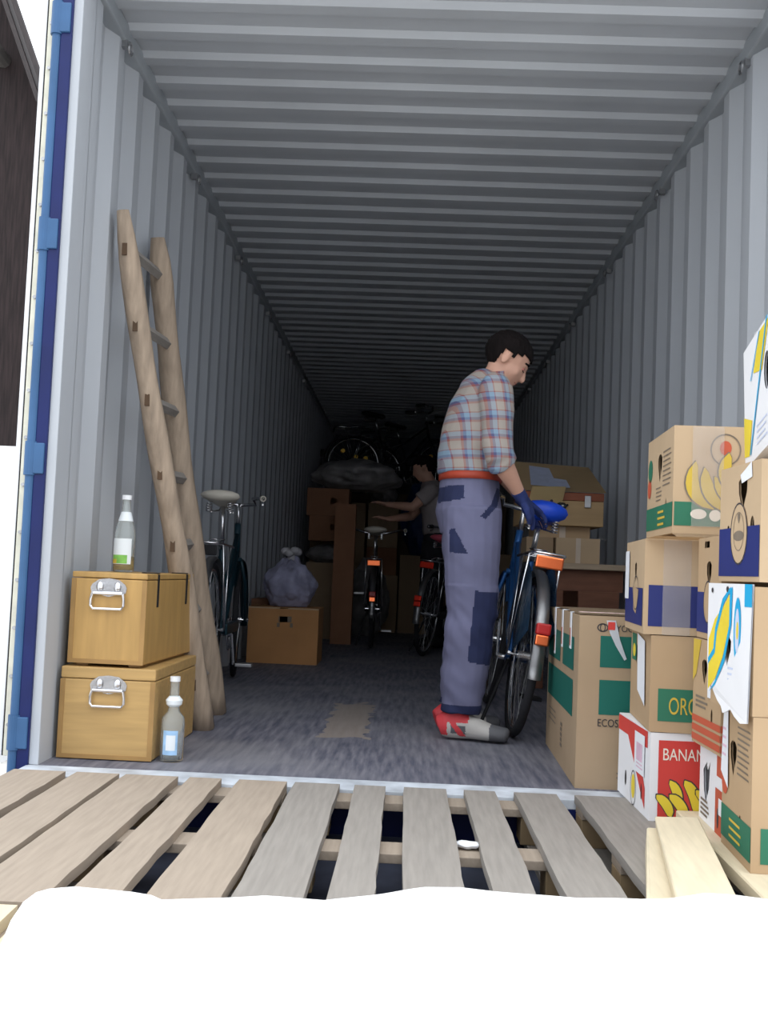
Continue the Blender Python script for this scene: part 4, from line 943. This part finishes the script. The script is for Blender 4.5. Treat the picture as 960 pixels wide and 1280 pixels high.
        if detail:
            for f in so.data.polygons:
                p=f.center-V((an.x,an.y,0)); a=p.dot(ft); z=p.z
                if z<.014: f.material_index=2 if a>.12 else 0
                elif a<-.045 and z>.02: f.material_index=1
                elif z>.075 and a<.04: f.material_index=1
                elif a>.125: f.material_index=2
                elif .0<a+z*.8-.02<.028 and z>.02: f.material_index=1
                elif -.03<a<.03 and .030<z<.062: f.material_index=2
    return t
# first worker: looks down to +X
JY=.97
J={'torso':[((.235,JY,.84),.155,.120),((.225,JY,.93),.165,.133),((.225,JY,1.02),.150,.120),((.225,JY,1.078),.148,.118),((.225,JY,1.16),.152,.124),((.235,JY,1.25),.162,.130),((.258,JY,1.34),.172,.124),((.285,JY,1.42),.165,.108),((.312,JY,1.475),.100,.080),((.322,JY,1.49),.06,.06)],
 'shirt0':3,
 'neck':(.315,JY,1.492),'head':(.358,JY,1.555),
 'shR':(.300,JY-.175,1.410),'elR':(.325,JY-.205,1.130),'wrR':(.428,JY-.10,.985),
 'shL':(.305,JY+.175,1.410),'elL':(.350,JY+.22,1.15),'wrL':(.470,JY+.16,.985),
 'hdR':(.55,.45,-.70),'hnR':(.6,-.3,.5),'hdL':(.75,.0,-.6),'hnL':(.6,.2,.6),
 'hipR':(.235,JY-.085,.88),'kneeR':(.243,JY-.105,.50),'ankleR':(.215,JY-.10,.095),
 'hipL':(.235,JY+.085,.88),'kneeL':(.255,JY+.10,.50),'ankleL':(.205,JY+.12,.095),'footR':-.25,'footL':.3,'curl':.55,'sleeve':.2,
 'belt':((.226,JY,1.062),.163,.132,0),
 'patches':[[(.085,1.015),(.192,1.022),(.195,.965),(.095,.950)],[(.14,.84),(.16,.845),(.215,.745),(.145,.748)],[(.250,.60),(.345,.595),(.345,.30),(.230,.32)],
            [(.26,.895),(.305,.95),(.33,1.02),(.355,1.02),(.33,.94),(.28,.885)]],'cuff':.145}
person('person',(.262,JY,0),'man in plaid shirt, blue grey work trousers and navy gloves handling the blue bicycle',J,plaid,trous,True,1,.62)
# second worker, dim, looks to -X
Y2=6.0; x2=.20
J2={'torso':[((x2+.02,Y2,.84),.155,.115),((x2+.04,Y2,.93),.16,.12),((x2+.04,Y2,1.02),.148,.11),((x2+.03,Y2,1.12),.148,.11),((x2+.01,Y2,1.22),.158,.12),((x2-.01,Y2,1.33),.165,.12),((x2-.03,Y2,1.42),.155,.10),((x2-.045,Y2,1.47),.09,.075),((x2-.05,Y2,1.49),.06,.06)],
 'shirt0':2,'neck':(x2-.055,Y2,1.495),'head':(x2-.11,Y2,1.60),
 'shR':(x2-.03,Y2+.175,1.40),'elR':(x2-.20,Y2+.20,1.18),'wrR':(x2-.42,Y2+.12,1.14),
 'shL':(x2-.03,Y2-.175,1.40),'elL':(x2-.19,Y2-.20,1.24),'wrL':(x2-.43,Y2-.12,1.26),
 'hdR':(-.95,0,.2),'hnR':(.2,0,1),'hdL':(-.95,0,.2),'hnL':(.2,0,1),
 'hipR':(x2+.02,Y2+.085,.88),'kneeR':(x2,Y2+.10,.50),'ankleR':(x2+.06,Y2+.10,.095),'hipL':(x2+.02,Y2-.085,.88),'kneeL':(x2,Y2-.10,.50),'ankleL':(x2+.06,Y2-.10,.095),
 'curl':.5,'sleeve':0,'belt':((x2+.04,Y2,1.03),.158,.12,0),'patches':[],'cuff':0}
person('person',(x2,Y2,0),'dim second worker in pale t-shirt reaching left deep inside the container',J2,tee,darkt,False,-1,.35,detail=False,vox=.01)
